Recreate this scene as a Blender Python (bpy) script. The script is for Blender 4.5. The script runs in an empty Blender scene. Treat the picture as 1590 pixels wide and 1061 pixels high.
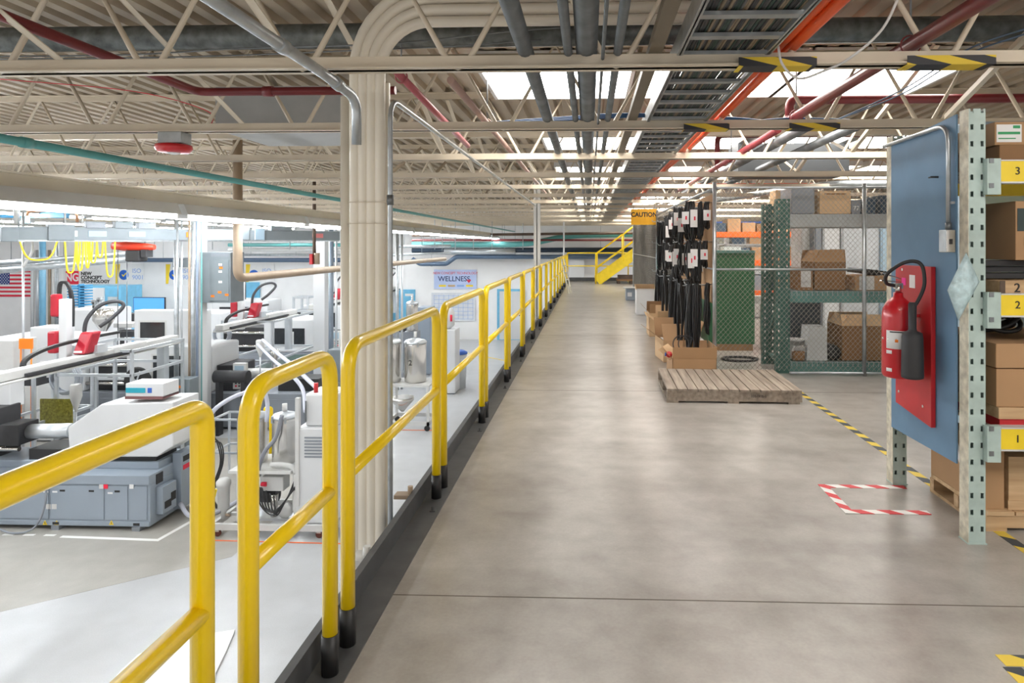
import bpy, bmesh, math, random
from mathutils import Vector, Matrix
random.seed(7)
PI = math.pi
scene = bpy.context.scene
COL = scene.collection

# ---------------------------------------------------------------- camera, world, exposure
EYE, FPX, CXP, HZ, YAW = 1.40, 1000.0, 880.0, 381.0, math.atan(0.035)
cam_d = bpy.data.cameras.new('camera'); cam = bpy.data.objects.new('camera', cam_d); COL.objects.link(cam)
cam_d.sensor_width = 36.0; cam_d.lens = 36.0*FPX/1590.0
cam_d.shift_x = -(CXP-795.0)/1590.0; cam_d.shift_y = -(530.5-HZ)/1590.0
cam_d.clip_start = 0.02; cam_d.clip_end = 200
cam.location = (0, 0, EYE); cam.rotation_euler = (PI/2, 0, YAW)
scene.camera = cam
w = bpy.data.worlds.new('world'); scene.world = w; w.use_nodes = True
w.node_tree.nodes['Background'].inputs[0].default_value = (1.0, 0.97, 0.93, 1)
w.node_tree.nodes['Background'].inputs[1].default_value = 0.8
scene.view_settings.view_transform = 'Standard'; scene.view_settings.look = 'None'
scene.view_settings.gamma = 1; scene.view_settings.use_curve_mapping = False
scene.view_settings.exposure = 0.25
HALL_TUBE, MEZZ_LIGHT = 22.0, 10.5

def at(px, py, Y):
    """point at world depth Y seen at a pixel"""
    a = (px-CXP)/FPX
    fx, fy = -math.sin(YAW)+math.cos(YAW)*a, math.cos(YAW)+math.sin(YAW)*a
    t = Y/fy
    return Vector((fx*t, Y, EYE+(HZ-py)/FPX*t))
def X(px, Y): return at(px, HZ, Y).x
def Z(py, Y, px=800): return at(px, py, Y).z

# ---------------------------------------------------------------- materials
MATS = {}
def mat(name, col, rough=0.5, metal=0.0, var=0.06, scale=6.0, bump=0.0, emit=0.0, alpha=1.0, trans=0.0, coat=0.0):
    if name in MATS: return MATS[name]
    m = bpy.data.materials.new(name); m.use_nodes = True
    nt = m.node_tree; b = nt.nodes['Principled BSDF']
    b.inputs['Roughness'].default_value = rough; b.inputs['Metallic'].default_value = metal
    b.inputs['Base Color'].default_value = (*col, 1)
    if var > 0 or bump > 0:
        tc = nt.nodes.new('ShaderNodeTexCoord'); n = nt.nodes.new('ShaderNodeTexNoise')
        n.inputs['Scale'].default_value = scale; n.inputs['Detail'].default_value = 5
        nt.links.new(tc.outputs['Object'], n.inputs['Vector'])
        if var > 0:
            r = nt.nodes.new('ShaderNodeValToRGB')
            r.color_ramp.elements[0].position = 0.3; r.color_ramp.elements[1].position = 0.7
            r.color_ramp.elements[0].color = (*[c*(1-var*1.6) for c in col], 1)
            r.color_ramp.elements[1].color = (*[min(1, c*(1+var)) for c in col], 1)
            nt.links.new(n.outputs['Fac'], r.inputs[0]); nt.links.new(r.outputs[0], b.inputs['Base Color'])
        if bump > 0:
            bp = nt.nodes.new('ShaderNodeBump'); bp.inputs['Strength'].default_value = bump; bp.inputs['Distance'].default_value = 0.01
            nt.links.new(n.outputs['Fac'], bp.inputs['Height']); nt.links.new(bp.outputs[0], b.inputs['Normal'])
    if emit > 0:
        b.inputs['Emission Color'].default_value = (*col, 1); b.inputs['Emission Strength'].default_value = emit
    if alpha < 1: b.inputs['Alpha'].default_value = alpha
    if trans > 0: b.inputs['Transmission Weight'].default_value = trans
    if coat > 0: b.inputs['Coat Weight'].default_value = coat
    MATS[name] = m; return m

def stripes(name, c1, c2, period, axis=(1, 1, 0), duty=0.5, rough=0.6):
    """diagonal two-colour tape"""
    m = bpy.data.materials.new(name); m.use_nodes = True; nt = m.node_tree; b = nt.nodes['Principled BSDF']
    b.inputs['Roughness'].default_value = rough
    tc = nt.nodes.new('ShaderNodeTexCoord'); d = nt.nodes.new('ShaderNodeVectorMath'); d.operation = 'DOT_PRODUCT'
    d.inputs[1].default_value = axis; nt.links.new(tc.outputs['Object'], d.inputs[0])
    a = nt.nodes.new('ShaderNodeMath'); a.operation = 'DIVIDE'; a.inputs[1].default_value = period
    nt.links.new(d.outputs['Value'], a.inputs[0])
    f = nt.nodes.new('ShaderNodeMath'); f.operation = 'FRACT'; nt.links.new(a.outputs[0], f.inputs[0])
    g = nt.nodes.new('ShaderNodeMath'); g.operation = 'GREATER_THAN'; g.inputs[1].default_value = duty
    nt.links.new(f.outputs[0], g.inputs[0])
    mx = nt.nodes.new('ShaderNodeMix'); mx.data_type = 'RGBA'; nt.links.new(g.outputs[0], mx.inputs[0])
    mx.inputs[6].default_value = (*c1, 1); mx.inputs[7].default_value = (*c2, 1)
    nt.links.new(mx.outputs[2], b.inputs['Base Color'])
    MATS[name] = m; return m

def concrete(name, c1, c2, c3, rough=0.3, scale=0.7):
    m = bpy.data.materials.new(name); m.use_nodes = True; nt = m.node_tree; b = nt.nodes['Principled BSDF']
    tc = nt.nodes.new('ShaderNodeTexCoord')
    def noise(s, det=6, dist=0.0, vec=None):
        n = nt.nodes.new('ShaderNodeTexNoise'); n.inputs['Scale'].default_value = s; n.inputs['Detail'].default_value = det
        n.inputs['Distortion'].default_value = dist
        nt.links.new(vec or tc.outputs['Object'], n.inputs['Vector']); return n
    n1 = noise(scale, 8, 0.6); n2 = noise(scale*9, 8, 0.2)
    mp = nt.nodes.new('ShaderNodeMapping'); mp.inputs['Scale'].default_value = (0.25, 2.2, 1); nt.links.new(tc.outputs['Object'], mp.inputs[0])
    n3 = noise(scale*2.5, 6, 0.3, mp.outputs[0]); n4 = noise(90, 3)
    r = nt.nodes.new('ShaderNodeMix'); r.data_type = 'RGBA'; r.inputs[6].default_value = (*c1, 1); r.inputs[7].default_value = (*c3, 1)
    mr = nt.nodes.new('ShaderNodeMapRange'); mr.inputs[1].default_value = 0.38; mr.inputs[2].default_value = 0.62
    s = nt.nodes.new('ShaderNodeMath'); s.operation = 'MULTIPLY_ADD'; s.inputs[1].default_value = 0.35
    nt.links.new(n2.outputs['Fac'], s.inputs[0])
    s2 = nt.nodes.new('ShaderNodeMath'); s2.operation = 'MULTIPLY'; s2.inputs[1].default_value = 0.4
    nt.links.new(n1.outputs['Fac'], s2.inputs[0]); nt.links.new(s2.outputs[0], s.inputs[2])
    s3 = nt.nodes.new('ShaderNodeMath'); s3.operation = 'MULTIPLY_ADD'; s3.inputs[1].default_value = 0.25
    nt.links.new(n3.outputs['Fac'], s3.inputs[0]); nt.links.new(s.outputs[0], s3.inputs[2])
    nt.links.new(s3.outputs[0], mr.inputs[0]); nt.links.new(mr.outputs[0], r.inputs[0])
    sp = nt.nodes.new('ShaderNodeMath'); sp.operation = 'MULTIPLY_ADD'; sp.inputs[1].default_value = 0.24; sp.inputs[2].default_value = 0.88
    nt.links.new(n4.outputs['Fac'], sp.inputs[0])
    mm = nt.nodes.new('ShaderNodeVectorMath'); mm.operation = 'SCALE'
    nt.links.new(r.outputs[2], mm.inputs[0]); nt.links.new(sp.outputs[0], mm.inputs['Scale'])
    nt.links.new(mm.outputs[0], b.inputs['Base Color'])
    b.inputs['Roughness'].default_value = rough
    bp = nt.nodes.new('ShaderNodeBump'); bp.inputs['Strength'].default_value = 0.05; bp.inputs['Distance'].default_value = 0.001
    nt.links.new(n2.outputs['Fac'], bp.inputs['Height']); nt.links.new(bp.outputs[0], b.inputs['Normal'])
    MATS[name] = m; return m

def wood(name, c1, c2, axis=1, scale=3.0, rough=0.75):
    m = bpy.data.materials.new(name); m.use_nodes = True; nt = m.node_tree; b = nt.nodes['Principled BSDF']
    b.inputs['Roughness'].default_value = rough
    tc = nt.nodes.new('ShaderNodeTexCoord'); mp = nt.nodes.new('ShaderNodeMapping')
    sc = [9, 9, 9]; sc[axis] = 0.7; mp.inputs['Scale'].default_value = sc
    nt.links.new(tc.outputs['Object'], mp.inputs[0])
    n = nt.nodes.new('ShaderNodeTexNoise'); n.inputs['Scale'].default_value = scale; n.inputs['Detail'].default_value = 7
    nt.links.new(mp.outputs[0], n.inputs['Vector'])
    r = nt.nodes.new('ShaderNodeValToRGB'); r.color_ramp.elements[0].position = 0.3; r.color_ramp.elements[1].position = 0.7
    r.color_ramp.elements[0].color = (*c1, 1); r.color_ramp.elements[1].color = (*c2, 1)
    nt.links.new(n.outputs['Fac'], r.inputs[0]); nt.links.new(r.outputs[0], b.inputs['Base Color'])
    MATS[name] = m; return m

cream = mat('cream paint', (0.66, 0.58, 0.46), 0.45, 0, 0.05, 3)
creamp = mat('cream pipe paint', (0.86, 0.80, 0.69), 0.4, 0, 0.05, 2)
deckm = mat('cream deck paint', (0.46, 0.385, 0.29), 0.55, 0, 0.08, 2)
yellow = mat('yellow rail enamel', (1.0, 0.69, 0.004), 0.28, 0, 0.03, 4, coat=0.4)
yellow2 = mat('yellow beam paint', (0.84, 0.62, 0.02), 0.4, 0, 0.06, 8)
black = mat('black rubber', (0.018, 0.018, 0.019), 0.45, 0, 0.1, 8)
blackm = mat('black matte plastic', (0.03, 0.03, 0.033), 0.6, 0, 0.1, 8)
darksteel = mat('dark painted steel', (0.075, 0.078, 0.082), 0.45, 0, 0.15, 9, 0.1)
grey = mat('grey machine enamel', (0.29, 0.34, 0.40), 0.4, 0, 0.03, 2)
grey2 = mat('mid grey enamel', (0.23, 0.25, 0.28), 0.45, 0, 0.04, 2)
busgrey = mat('busway grey', (0.20, 0.23, 0.25), 0.5, 0.0, 0.06, 3)
white = mat('white machine enamel', (0.66, 0.67, 0.68), 0.35, 0, 0.02, 2)
offwhite = mat('off white plastic', (0.60, 0.60, 0.585), 0.45, 0, 0.04, 4)
wallm = mat('white wall paint', (0.88, 0.88, 0.88), 0.6, 0, 0.03, 1.5)
alu = mat('aluminium extrusion', (0.62, 0.65, 0.68), 0.35, 0.6, 0.04, 5)
steel = mat('stainless steel', (0.66, 0.64, 0.61), 0.22, 0.95, 0.05, 2)
galv = mat('galvanised conduit', (0.47, 0.50, 0.52), 0.35, 0.7, 0.12, 12)
galvd = mat('dark galvanised pipe', (0.20, 0.215, 0.225), 0.4, 0.55, 0.15, 8)
duct = mat('dull galvanised duct', (0.20, 0.22, 0.22), 0.45, 0.6, 0.3, 14)
maroon = mat('maroon sprinkler paint', (0.17, 0.018, 0.022), 0.35, 0, 0.06, 5)
red = mat('red enamel', (0.55, 0.012, 0.02), 0.3, 0, 0.05, 5, coat=0.3)
redb = mat('red painted board', (0.50, 0.015, 0.02), 0.45, 0, 0.10, 6)
robred = mat('robot red cover', (0.40, 0.015, 0.03), 0.3, 0, 0.05, 5)
orange = mat('orange inner duct', (0.83, 0.10, 0.01), 0.4, 0, 0.05, 9)
orangeb = mat('orange rack paint', (0.80, 0.14, 0.02), 0.45)
teal = mat('teal pipe paint', (0.10, 0.33, 0.32), 0.4, 0, 0.06, 4)
bluep = mat('blue painted plywood', (0.125, 0.235, 0.36), 0.6, 0, 0.07, 4, 0.05)
bluem = mat('blue machine paint', (0.06, 0.30, 0.55), 0.4)
skyblue = mat('sky blue enamel', (0.16, 0.46, 0.68), 0.4)
cobalt = mat('cobalt blue', (0.03, 0.11, 0.45), 0.4)
navy = mat('navy bin plastic', (0.045, 0.075, 0.11), 0.5)
dkblue = mat('blue cable jacket', (0.012, 0.07, 0.20), 0.4)
palegreen = mat('pale green rack paint', (0.42, 0.53, 0.50), 0.45, 0, 0.08, 14)
palecream = mat('worn cream rack edge', (0.62, 0.58, 0.46), 0.55, 0, 0.2, 25)
green = mat('green cabinet paint', (0.045, 0.155, 0.075), 0.45, 0, 0.08, 3)
rackgreen = mat('dark green rack paint', (0.05, 0.125, 0.105), 0.45, 0, 0.1, 10)
greenb = mat('teal green rack beam', (0.10, 0.23, 0.21), 0.45, 0, 0.1, 6)
card = mat('brown cardboard', (0.41, 0.245, 0.125), 0.8, 0, 0.05, 3)
card2 = mat('dark cardboard', (0.25, 0.135, 0.06), 0.8, 0, 0.07, 3)
cardl = mat('light cardboard', (0.62, 0.42, 0.24), 0.8, 0, 0.05, 3)
paper = mat('white paper', (0.80, 0.80, 0.80), 0.7, 0, 0.02, 5)
lblue = mat('pale blue cabinet', (0.33, 0.44, 0.53), 0.45, 0, 0.03, 2)
cwire = mat('galvanised wire', (0.36, 0.34, 0.30), 0.5, 0.4, 0.1, 5)
darkwire = mat('dark slat mesh', (0.055, 0.06, 0.065), 0.55, 0, 0.15, 5)
brownp = mat('brown primed pipe', (0.36, 0.27, 0.19), 0.5, 0, 0.08, 5)
rust = mat('dark brown steel', (0.10, 0.065, 0.045), 0.6, 0, 0.2, 6)
copper = mat('copper pipe', (0.60, 0.33, 0.20), 0.35, 0.7)
hose = mat('clear lilac hose', (0.58, 0.60, 0.70), 0.3, 0, 0.03, 5)
glassd = mat('dark machine window', (0.03, 0.033, 0.036), 0.08, 0, 0.2, 3)
screenb = mat('lit blue screen', (0.08, 0.30, 0.85), 0.3, 0, 0, emit=0.5)
ledc = mat('cyan display', (0.02, 0.32, 0.42), 0.3, 0, 0)
orangel = mat('orange label', (0.9, 0.22, 0.01), 0.5, 0, 0)
oranget = mat('orange floor tape', (0.85, 0.16, 0.03), 0.5, 0, 0)
whitet = mat('white floor tape', (0.85, 0.85, 0.83), 0.5, 0, 0)
pink = mat('pink sticker', (0.85, 0.02, 0.32), 0.5, 0, 0)
ylab = mat('yellow label', (0.85, 0.62, 0.03), 0.5, 0, 0)
caut = mat('caution sign yellow', (0.86, 0.43, 0.01), 0.5, 0, 0.02)
ink = mat('black ink', (0.02, 0.02, 0.02), 0.6, 0, 0)
blueink = mat('blue ink', (0.02, 0.12, 0.52), 0.5, 0, 0)
lblueink = mat('pale blue ink', (0.25, 0.40, 0.72), 0.5, 0, 0)
redink = mat('red ink', (0.72, 0.015, 0.05), 0.5, 0, 0)
greenink = mat('green ink', (0.02, 0.30, 0.10), 0.5, 0, 0)
signblue = mat('pale blue board', (0.50, 0.60, 0.85), 0.5, 0, 0.06, 2)
tube = mat('fluorescent tube', (0.93, 0.97, 1.0), 0.3, 0, 0, emit=HALL_TUBE)
tube2 = mat('fluorescent tube bright', (0.93, 0.97, 1.0), 0.3, 0, 0, emit=HALL_TUBE*4.5)
tube3 = mat('fluorescent tube middle', (0.93, 0.97, 1.0), 0.3, 0, 0, emit=HALL_TUBE*2.8)
diff = mat('lit diffuser', (1.0, 0.96, 0.90), 0.3, 0, 0, emit=MEZZ_LIGHT)
bagm = mat('crumpled plastic bag', (0.50, 0.66, 0.70), 0.22, 0, 0.2, 22, 0.9)
yhose = mat('yellow air hose', (0.90, 0.68, 0.02), 0.35, 0, 0)
bark = wood('weathered pallet wood', (0.20, 0.16, 0.13), (0.42, 0.35, 0.28), 1)
pinew = wood('new pine', (0.42, 0.27, 0.14), (0.62, 0.43, 0.25), 0)
ywl = mat('smoked yellow screen', (0.20, 0.18, 0.03), 0.2, 0, 0.3, 30)
floorm = concrete('polished concrete', (0.25, 0.228, 0.205), (0.33, 0.30, 0.27), (0.42, 0.40, 0.37), 0.28)
lfloorm = concrete('light painted concrete', (0.44, 0.45, 0.46), (0.5, 0.5, 0.5), (0.51, 0.52, 0.535), 0.30, 0.4)
beigem = concrete('bare concrete lane', (0.33, 0.315, 0.285), (0.52, 0.49, 0.43), (0.41, 0.395, 0.36), 0.35, 0.4)
ybtape = stripes('yellow and black tape', (0.70, 0.52, 0.07), (0.05, 0.06, 0.07), 0.2, (0.7, 1, 0))
ybjoist = stripes('yellow and black beam tape', (0.72, 0.52, 0.04), (0.03, 0.03, 0.035), 0.30, (1, 0, 4.0))
rwtape = stripes('red and white tape', (0.78, 0.77, 0.75), (0.62, 0.05, 0.06), 0.15, (1, 1, 0))

# ---------------------------------------------------------------- mesh builder
class B:
    def __init__(s): s.v = []; s.f = []; s.sm = []
    def add(s, vs, fs, smooth=False):
        o = len(s.v); s.v += [Vector(p) for p in vs]
        for f in fs: s.f.append([i+o for i in f]); s.sm.append(smooth)
        return s
    def box(s, x0, x1, y0, y1, z0, z1):
        x0, x1 = min(x0, x1), max(x0, x1); y0, y1 = min(y0, y1), max(y0, y1); z0, z1 = min(z0, z1), max(z0, z1)
        return s.add([(x0,y0,z0),(x1,y0,z0),(x1,y1,z0),(x0,y1,z0),(x0,y0,z1),(x1,y0,z1),(x1,y1,z1),(x0,y1,z1)],
                     [(0,3,2,1),(4,5,6,7),(0,1,5,4),(1,2,6,5),(2,3,7,6),(3,0,4,7)])
    def obox(s, c, size, rot=(0, 0, 0)):
        from mathutils import Euler
        R = Euler(rot).to_matrix(); c = Vector(c); h = [d/2 for d in size]
        vs = [c+R@Vector((sx*h[0], sy*h[1], sz*h[2])) for sz in (-1, 1) for sx, sy in ((-1,-1),(1,-1),(1,1),(-1,1))]
        return s.add(vs, [(0,3,2,1),(4,5,6,7),(0,1,5,4),(1,2,6,5),(2,3,7,6),(3,0,4,7)])
    def bar(s, a, b, wd, ht, up=(0, 0, 1)):
        """rectangular bar from a to b"""
        a, b = Vector(a), Vector(b); d = (b-a).normalized(); u = Vector(up)
        if abs(d.dot(u)) > 0.98: u = Vector((0, 1, 0)) if abs(d.y) < 0.9 else Vector((1, 0, 0))
        r = d.cross(u).normalized()*wd/2; u = r.cross(d).normalized()*ht/2
        vs = [p+q for p in (a, b) for q in (-r-u, r-u, r+u, -r+u)]
        return s.add(vs, [(0,1,2,3),(7,6,5,4),(0,4,5,1),(1,5,6,2),(2,6,7,3),(3,7,4,0)])
    def tube(s, pts, r, n=10, closed=False, cap=True):
        pts = [Vector(p) for p in pts]; N = len(pts); rs = r if isinstance(r, (list, tuple)) else [r]*N
        rings = []; u = None
        for i, p in enumerate(pts):
            if closed: d = pts[(i+1) % N]-pts[i-1]
            else: d = pts[min(i+1, N-1)]-pts[max(i-1, 0)]
            d.normalize()
            if u is None:
                u = Vector((0, 0, 1)) if abs(d.z) < 0.9 else Vector((1, 0, 0))
            u = (u-d*u.dot(d)); u = u.normalized() if u.length > 1e-6 else Vector((0, 1, 0)); w_ = d.cross(u)
            rings.append([p+(u*math.cos(2*PI*k/n)+w_*math.sin(2*PI*k/n))*rs[i] for k in range(n)])
        o = len(s.v); s.v += [q for rg in rings for q in rg]
        M_ = N if closed else N-1
        for i in range(M_):
            for k in range(n):
                a, b2 = i*n+k, i*n+(k+1) % n; c, d2 = ((i+1) % N)*n+(k+1) % n, ((i+1) % N)*n+k
                s.f.append([o+a, o+b2, o+c, o+d2]); s.sm.append(True)
        if cap and not closed:
            s.f.append([o+k for k in range(n)][::-1]); s.sm.append(False)
            s.f.append([o+(N-1)*n+k for k in range(n)]); s.sm.append(False)
        return s
    def cyl(s, a, b, r, n=16): return s.tube([a, b], r, n)
    def lathe(s, prof, c=(0, 0, 0), n=20, axis='z'):
        """prof = [(r, z)...] spun about the vertical through c"""
        c = Vector(c); o = len(s.v)
        for r, z in prof:
            for k in range(n):
                a = 2*PI*k/n
                p = (r*math.cos(a), r*math.sin(a), z)
                if axis == 'y': p = (p[0], p[2], p[1])
                if axis == 'x': p = (p[2], p[0], p[1])
                s.v.append(c+Vector(p))
        for i in range(len(prof)-1):
            for k in range(n):
                s.f.append([o+i*n+k, o+i*n+(k+1) % n, o+(i+1)*n+(k+1) % n, o+(i+1)*n+k]); s.sm.append(True)
        s.f.append([o+k for k in range(n)][::-1]); s.sm.append(False)
        s.f.append([o+(len(prof)-1)*n+k for k in range(n)]); s.sm.append(False)
        return s
    def prism(s, poly, y0, y1):
        """poly in (x, z) pushed from y0 to y1"""
        n = len(poly); vs = [(x, y0, z) for x, z in poly]+[(x, y1, z) for x, z in poly]
        return s.add(vs, [list(range(n)), list(range(n, 2*n))[::-1]]+[[i, n+i, n+(i+1) % n, (i+1) % n] for i in range(n)])
    def prismx(s, poly, x0, x1):
        """poly in (y, z) pushed from x0 to x1"""
        n = len(poly); vs = [(x0, y, z) for y, z in poly]+[(x1, y, z) for y, z in poly]
        return s.add(vs, [list(range(n))[::-1], list(range(n, 2*n))]+[[i, (i+1) % n, n+(i+1) % n, n+i] for i in range(n)])
    def prismz(s, poly, z0, z1):
        n = len(poly); vs = [(x, y, z0) for x, y in poly]+[(x, y, z1) for x, y in poly]
        return s.add(vs, [list(range(n))[::-1], list(range(n, 2*n))]+[[i, (i+1) % n, n+(i+1) % n, n+i] for i in range(n)])
    def build(s, name, m, parent=None, bevel=0.0, local=False):
        """world coordinates unless local; linked as ONE mesh object"""
        if parent is None:
            xs = [p.x for p in s.v]; ys = [p.y for p in s.v]; zs = [p.z for p in s.v]
            org = Vector(((min(xs)+max(xs))/2, (min(ys)+max(ys))/2, min(zs)))
        else:
            org = Vector((0, 0, 0))
            if not local:
                p = parent
                while p is not None: org += p.location; p = p.parent
        me = bpy.data.meshes.new(name); me.from_pydata([tuple(p-org) for p in s.v], [], s.f)
        me.polygons.foreach_set('use_smooth', s.sm); me.materials.append(m); me.update()
        bm = bmesh.new(); bm.from_mesh(me); bmesh.ops.recalc_face_normals(bm, faces=bm.faces); bm.to_mesh(me); bm.free()
        o = bpy.data.objects.new(name, me); COL.objects.link(o)
        if parent is None: o.location = org
        else: o.parent = parent
        if bevel > 0:
            md = o.modifiers.new('bevel', 'BEVEL'); md.width = bevel; md.segments = 2; md.limit_method = 'ANGLE'; md.angle_limit = 0.6
        return o

def tag(o, label, cat, group=None):
    o['label'] = label; o['category'] = cat
    if group: o['group'] = group
    return o
def thing(name, label, cat, loc=(0, 0, 0), rz=0, group=None):
    o = bpy.data.objects.new(name, None); COL.objects.link(o); o.empty_display_size = 0.1
    o.location = loc; o.rotation_euler = (0, 0, rz)
    return tag(o, label, cat, group)
def struct(name, b, m, **k):
    o = b.build(name, m, **k); o['kind'] = 'structure'; return o
def dup(root, loc, rz=None, label=None, scale=None, group=None):
    def cp(o, par):
        c = o.copy(); COL.objects.link(c); c.parent = par
        for ch in list(o.children): cp(ch, c)
        return c
    r = cp(root, None); r.location = loc
    if rz is not None: r.rotation_euler = (0, 0, rz)
    if label: r['label'] = label
    if group: r['group'] = group
    if scale: r.scale = scale
    return r
def text(body, size, loc, m, parent=None, face='-y', name='lettering', align='CENTER', depth=0.002, bold=0.0, sx=1.0):
    """flat lettering on a surface; face tells which way it reads"""
    cu = bpy.data.curves.new(name, 'FONT'); cu.body = body; cu.size = size; cu.align_x = align; cu.align_y = 'CENTER'
    cu.extrude = depth; cu.offset = bold
    t = bpy.data.objects.new(name, cu); COL.objects.link(t)
    dg = bpy.context.evaluated_depsgraph_get()
    me = bpy.data.meshes.new_from_object(t.evaluated_get(dg)); bpy.data.objects.remove(t)
    R = {'-y': Matrix.Rotation(PI/2, 4, 'X'), '-x': Matrix.Rotation(-PI/2, 4, 'Z')@Matrix.Rotation(PI/2, 4, 'X'),
         '+z': Matrix.Identity(4)}[face]
    me.transform(Matrix.Diagonal((sx, 1, 1, 1))); me.transform(R)
    loc = Vector(loc)
    if parent is not None:
        p = parent
        while p is not None: loc = loc-p.location; p = p.parent
    me.transform(Matrix.Translation(loc)); me.materials.clear(); me.materials.append(m)
    o = bpy.data.objects.new(name, me); COL.objects.link(o); o.parent = parent
    return o
def arc(c, r, a0, a1, n, plane='xz'):
    out = []
    for i in range(n+1):
        a = a0+(a1-a0)*i/n; u, v = r*math.cos(a), r*math.sin(a)
        out.append({'xz': (c[0]+u, c[1], c[2]+v), 'yz': (c[0], c[1]+u, c[2]+v), 'xy': (c[0]+u, c[1]+v, c[2])}[plane])
    return out
def fillet(pts, r, n=5):
    """round the inner corners of a polyline"""
    pts = [Vector(p) for p in pts]; out = [pts[0]]
    for i in range(1, len(pts)-1):
        a, b, c = pts[i-1], pts[i], pts[i+1]
        d1 = (a-b); d2 = (c-b); rr = min(r, d1.length*0.49, d2.length*0.49)
        p, q = b+d1.normalized()*rr, b+d2.normalized()*rr
        for k in range(n+1):
            t = k/n; out.append(p*(1-t)**2+b*2*t*(1-t)+q*t*t)
    out.append(pts[-1]); return out
def smooth_path(pts, n=6):
    """Catmull-Rom through points"""
    P = [Vector(p) for p in pts]; P = [2*P[0]-P[1]]+P+[2*P[-1]-P[-2]]; out = []
    for i in range(1, len(P)-2):
        for k in range(n):
            t = k/n; a, b, c, d = P[i-1:i+3]
            out.append(0.5*((2*b)+(c-a)*t+(2*a-5*b+4*c-d)*t*t+(3*b-a-3*c+d)*t**3))
    out.append(P[-2]); return out
LF = -2.57     # lower floor
# ================================================================ SETTING
struct('floor', B().box(-0.9, 11, -1.5, 25.6, -0.25, 0), floorm)
struct('floor', B().box(-27, -0.2, -1.5, 27, LF-0.2, LF), lfloorm)
lane = B().prismz([(-14, 6.3), (-7.0, 6.3), (-4.55, 8.05), (-4.55, 13.0), (-14, 13.0)], LF, LF+0.002)
struct('floor', lane, beigem)
struct('wall_far', B().box(-27, 11, 27, 27.2, LF, 3.0), wallm)
struct('wall_left', B().box(-27.2, -27, -1.5, 27.2, LF, 3.0), wallm)
struct('wall_right', B().box(11, 11.2, -1.5, 27.2, 0, 3.0), wallm)
# mezzanine edge: toe curb and bolted plate
struct('trim_1', B().box(-0.935, -0.905, -1.5, 25.2, -0.28, 0.10), darksteel)
pl = B().box(-0.905, -0.785, -1.5, 25.2, 0, 0.006)
for k in range(17):
    y = 1.9+k*1.45; pl.cyl((-0.82, y, 0.006), (-0.82, y, 0.03), 0.007, 8); pl.box(-0.835, -0.805, y-0.012, y+0.012, 0.006, 0.012)
struct('trim_2', pl, darksteel)
jm = B()
for y in (2.55, 6.2, 10, 13.8, 17.6): jm.box(-0.785, 7, y, y+0.006, 0, 0.0008)
struct('trim_3', jm, mat('floor joint filler', (0.14, 0.12, 0.10), 0.7))
# ribbed roof deck, ribs running away from the camera
def deck(z, x0, x1, y0, y1):
    b = B(); x = x0; prof = []
    while x < x1:
        prof += [(x, z), (x+0.075, z), (x+0.095, z+0.045), (x+0.145, z+0.045)]; x += 0.165
    vs = [(p, y0, q) for p, q in prof]+[(p, y1, q) for p, q in prof]; n = len(prof)
    b.add(vs, [(i, i+1, n+i+1, n+i) for i in range(n-1)])
    return b
DZ = 2.83
struct('ceiling', deck(DZ, -27, 11, -1.5, 27.2), deckm)

# ---------------------------------------------------------------- open web joists
JY = [-0.15, 1.37]+[2.92+1.55*k for k in range(16)]
def joist(Y, label, grp=None):
    t = thing('roof_joist', label, 'joist', (0, Y, 2.2), 0, grp)
    x0, x1 = -26.5, 10.8
    b = B()     # two angles back to back
    for s in (-1, 1):
        b.box(x0, x1, Y+s*0.012, Y+s*0.05, 2.2, 2.206); b.box(x0, x1, Y+s*0.012, Y+s*0.018, 2.2, 2.26)
    b.build('bottom_chord', cream, t)
    b = B()
    for s in (-1, 1):
        b.box(x0, x1, Y+s*0.012, Y+s*0.055, DZ-0.006, DZ); b.box(x0, x1, Y+s*0.012, Y+s*0.018, DZ-0.05, DZ)
    b.build('top_chord', cream, t)
    b = B(); P = 0.72; ph = X(470, 2.92) % P
    n = int((x1-x0)/P); r = 0.0145; pts = []
    s0 = math.floor(x0/P)*P+ph
    for k in range(n):
        c = s0+k*P
        if c-0.4 < x0 or c+0.4 > x1: continue
        pts += [(c-P/2, Y, DZ-0.03), (c-0.06, Y, 2.262), (c-0.035, Y, 2.225), (c, Y, 2.212), (c+0.035, Y, 2.225), (c+0.06, Y, 2.262)]
    pts.append((pts[-1][0]+P/2-0.06, Y, DZ-0.03))
    b.tube(pts, r, 6 if Y > 6 else 8); b.build('web_rod', cream, t)
    return t
for i, y in enumerate(JY):
    if i < 2: joist(y, 'cream open-web roof joist overhead at the camera, above the picture edge', 'roof joists above the camera')
    elif i == 2: joist(y, 'nearest cream open-web roof joist across the top of the view')
    elif i == 3: joist(y, 'second cream open-web roof joist, carrying the red alarm horn and meeting the blue panel')
    elif i == 4: joist(y, 'third cream open-web roof joist, next one behind the alarm horn joist')
    else: joist(y, 'cream open-web steel roof joist farther down the hall, one of many alike', 'receding roof joists')
# warning tape wrapped on the joists
for (a, b_, y, lab) in ((1143, 1262, 2.92, 'yellow and black warning tape on the nearest joist beside the orange duct'),
                        (1400, 1535, 2.92, 'yellow and black warning tape on the nearest joist above the blue panel'),
                        (1060, 1130, 4.47, 'yellow and black warning tape on the second joist under the orange duct'),
                        (1222, 1300, 4.47, 'yellow and black warning tape on the second joist right of the maroon pipe')):
    q = B().box(X(a, y), X(b_, y), y-0.054, y-0.0505, 2.194, 2.23).box(X(a, y), X(b_, y), y-0.054, y+0.05, 2.190, 2.1935)
    tag(q.build('warning_tape', ybjoist), lab, 'tape')
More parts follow.
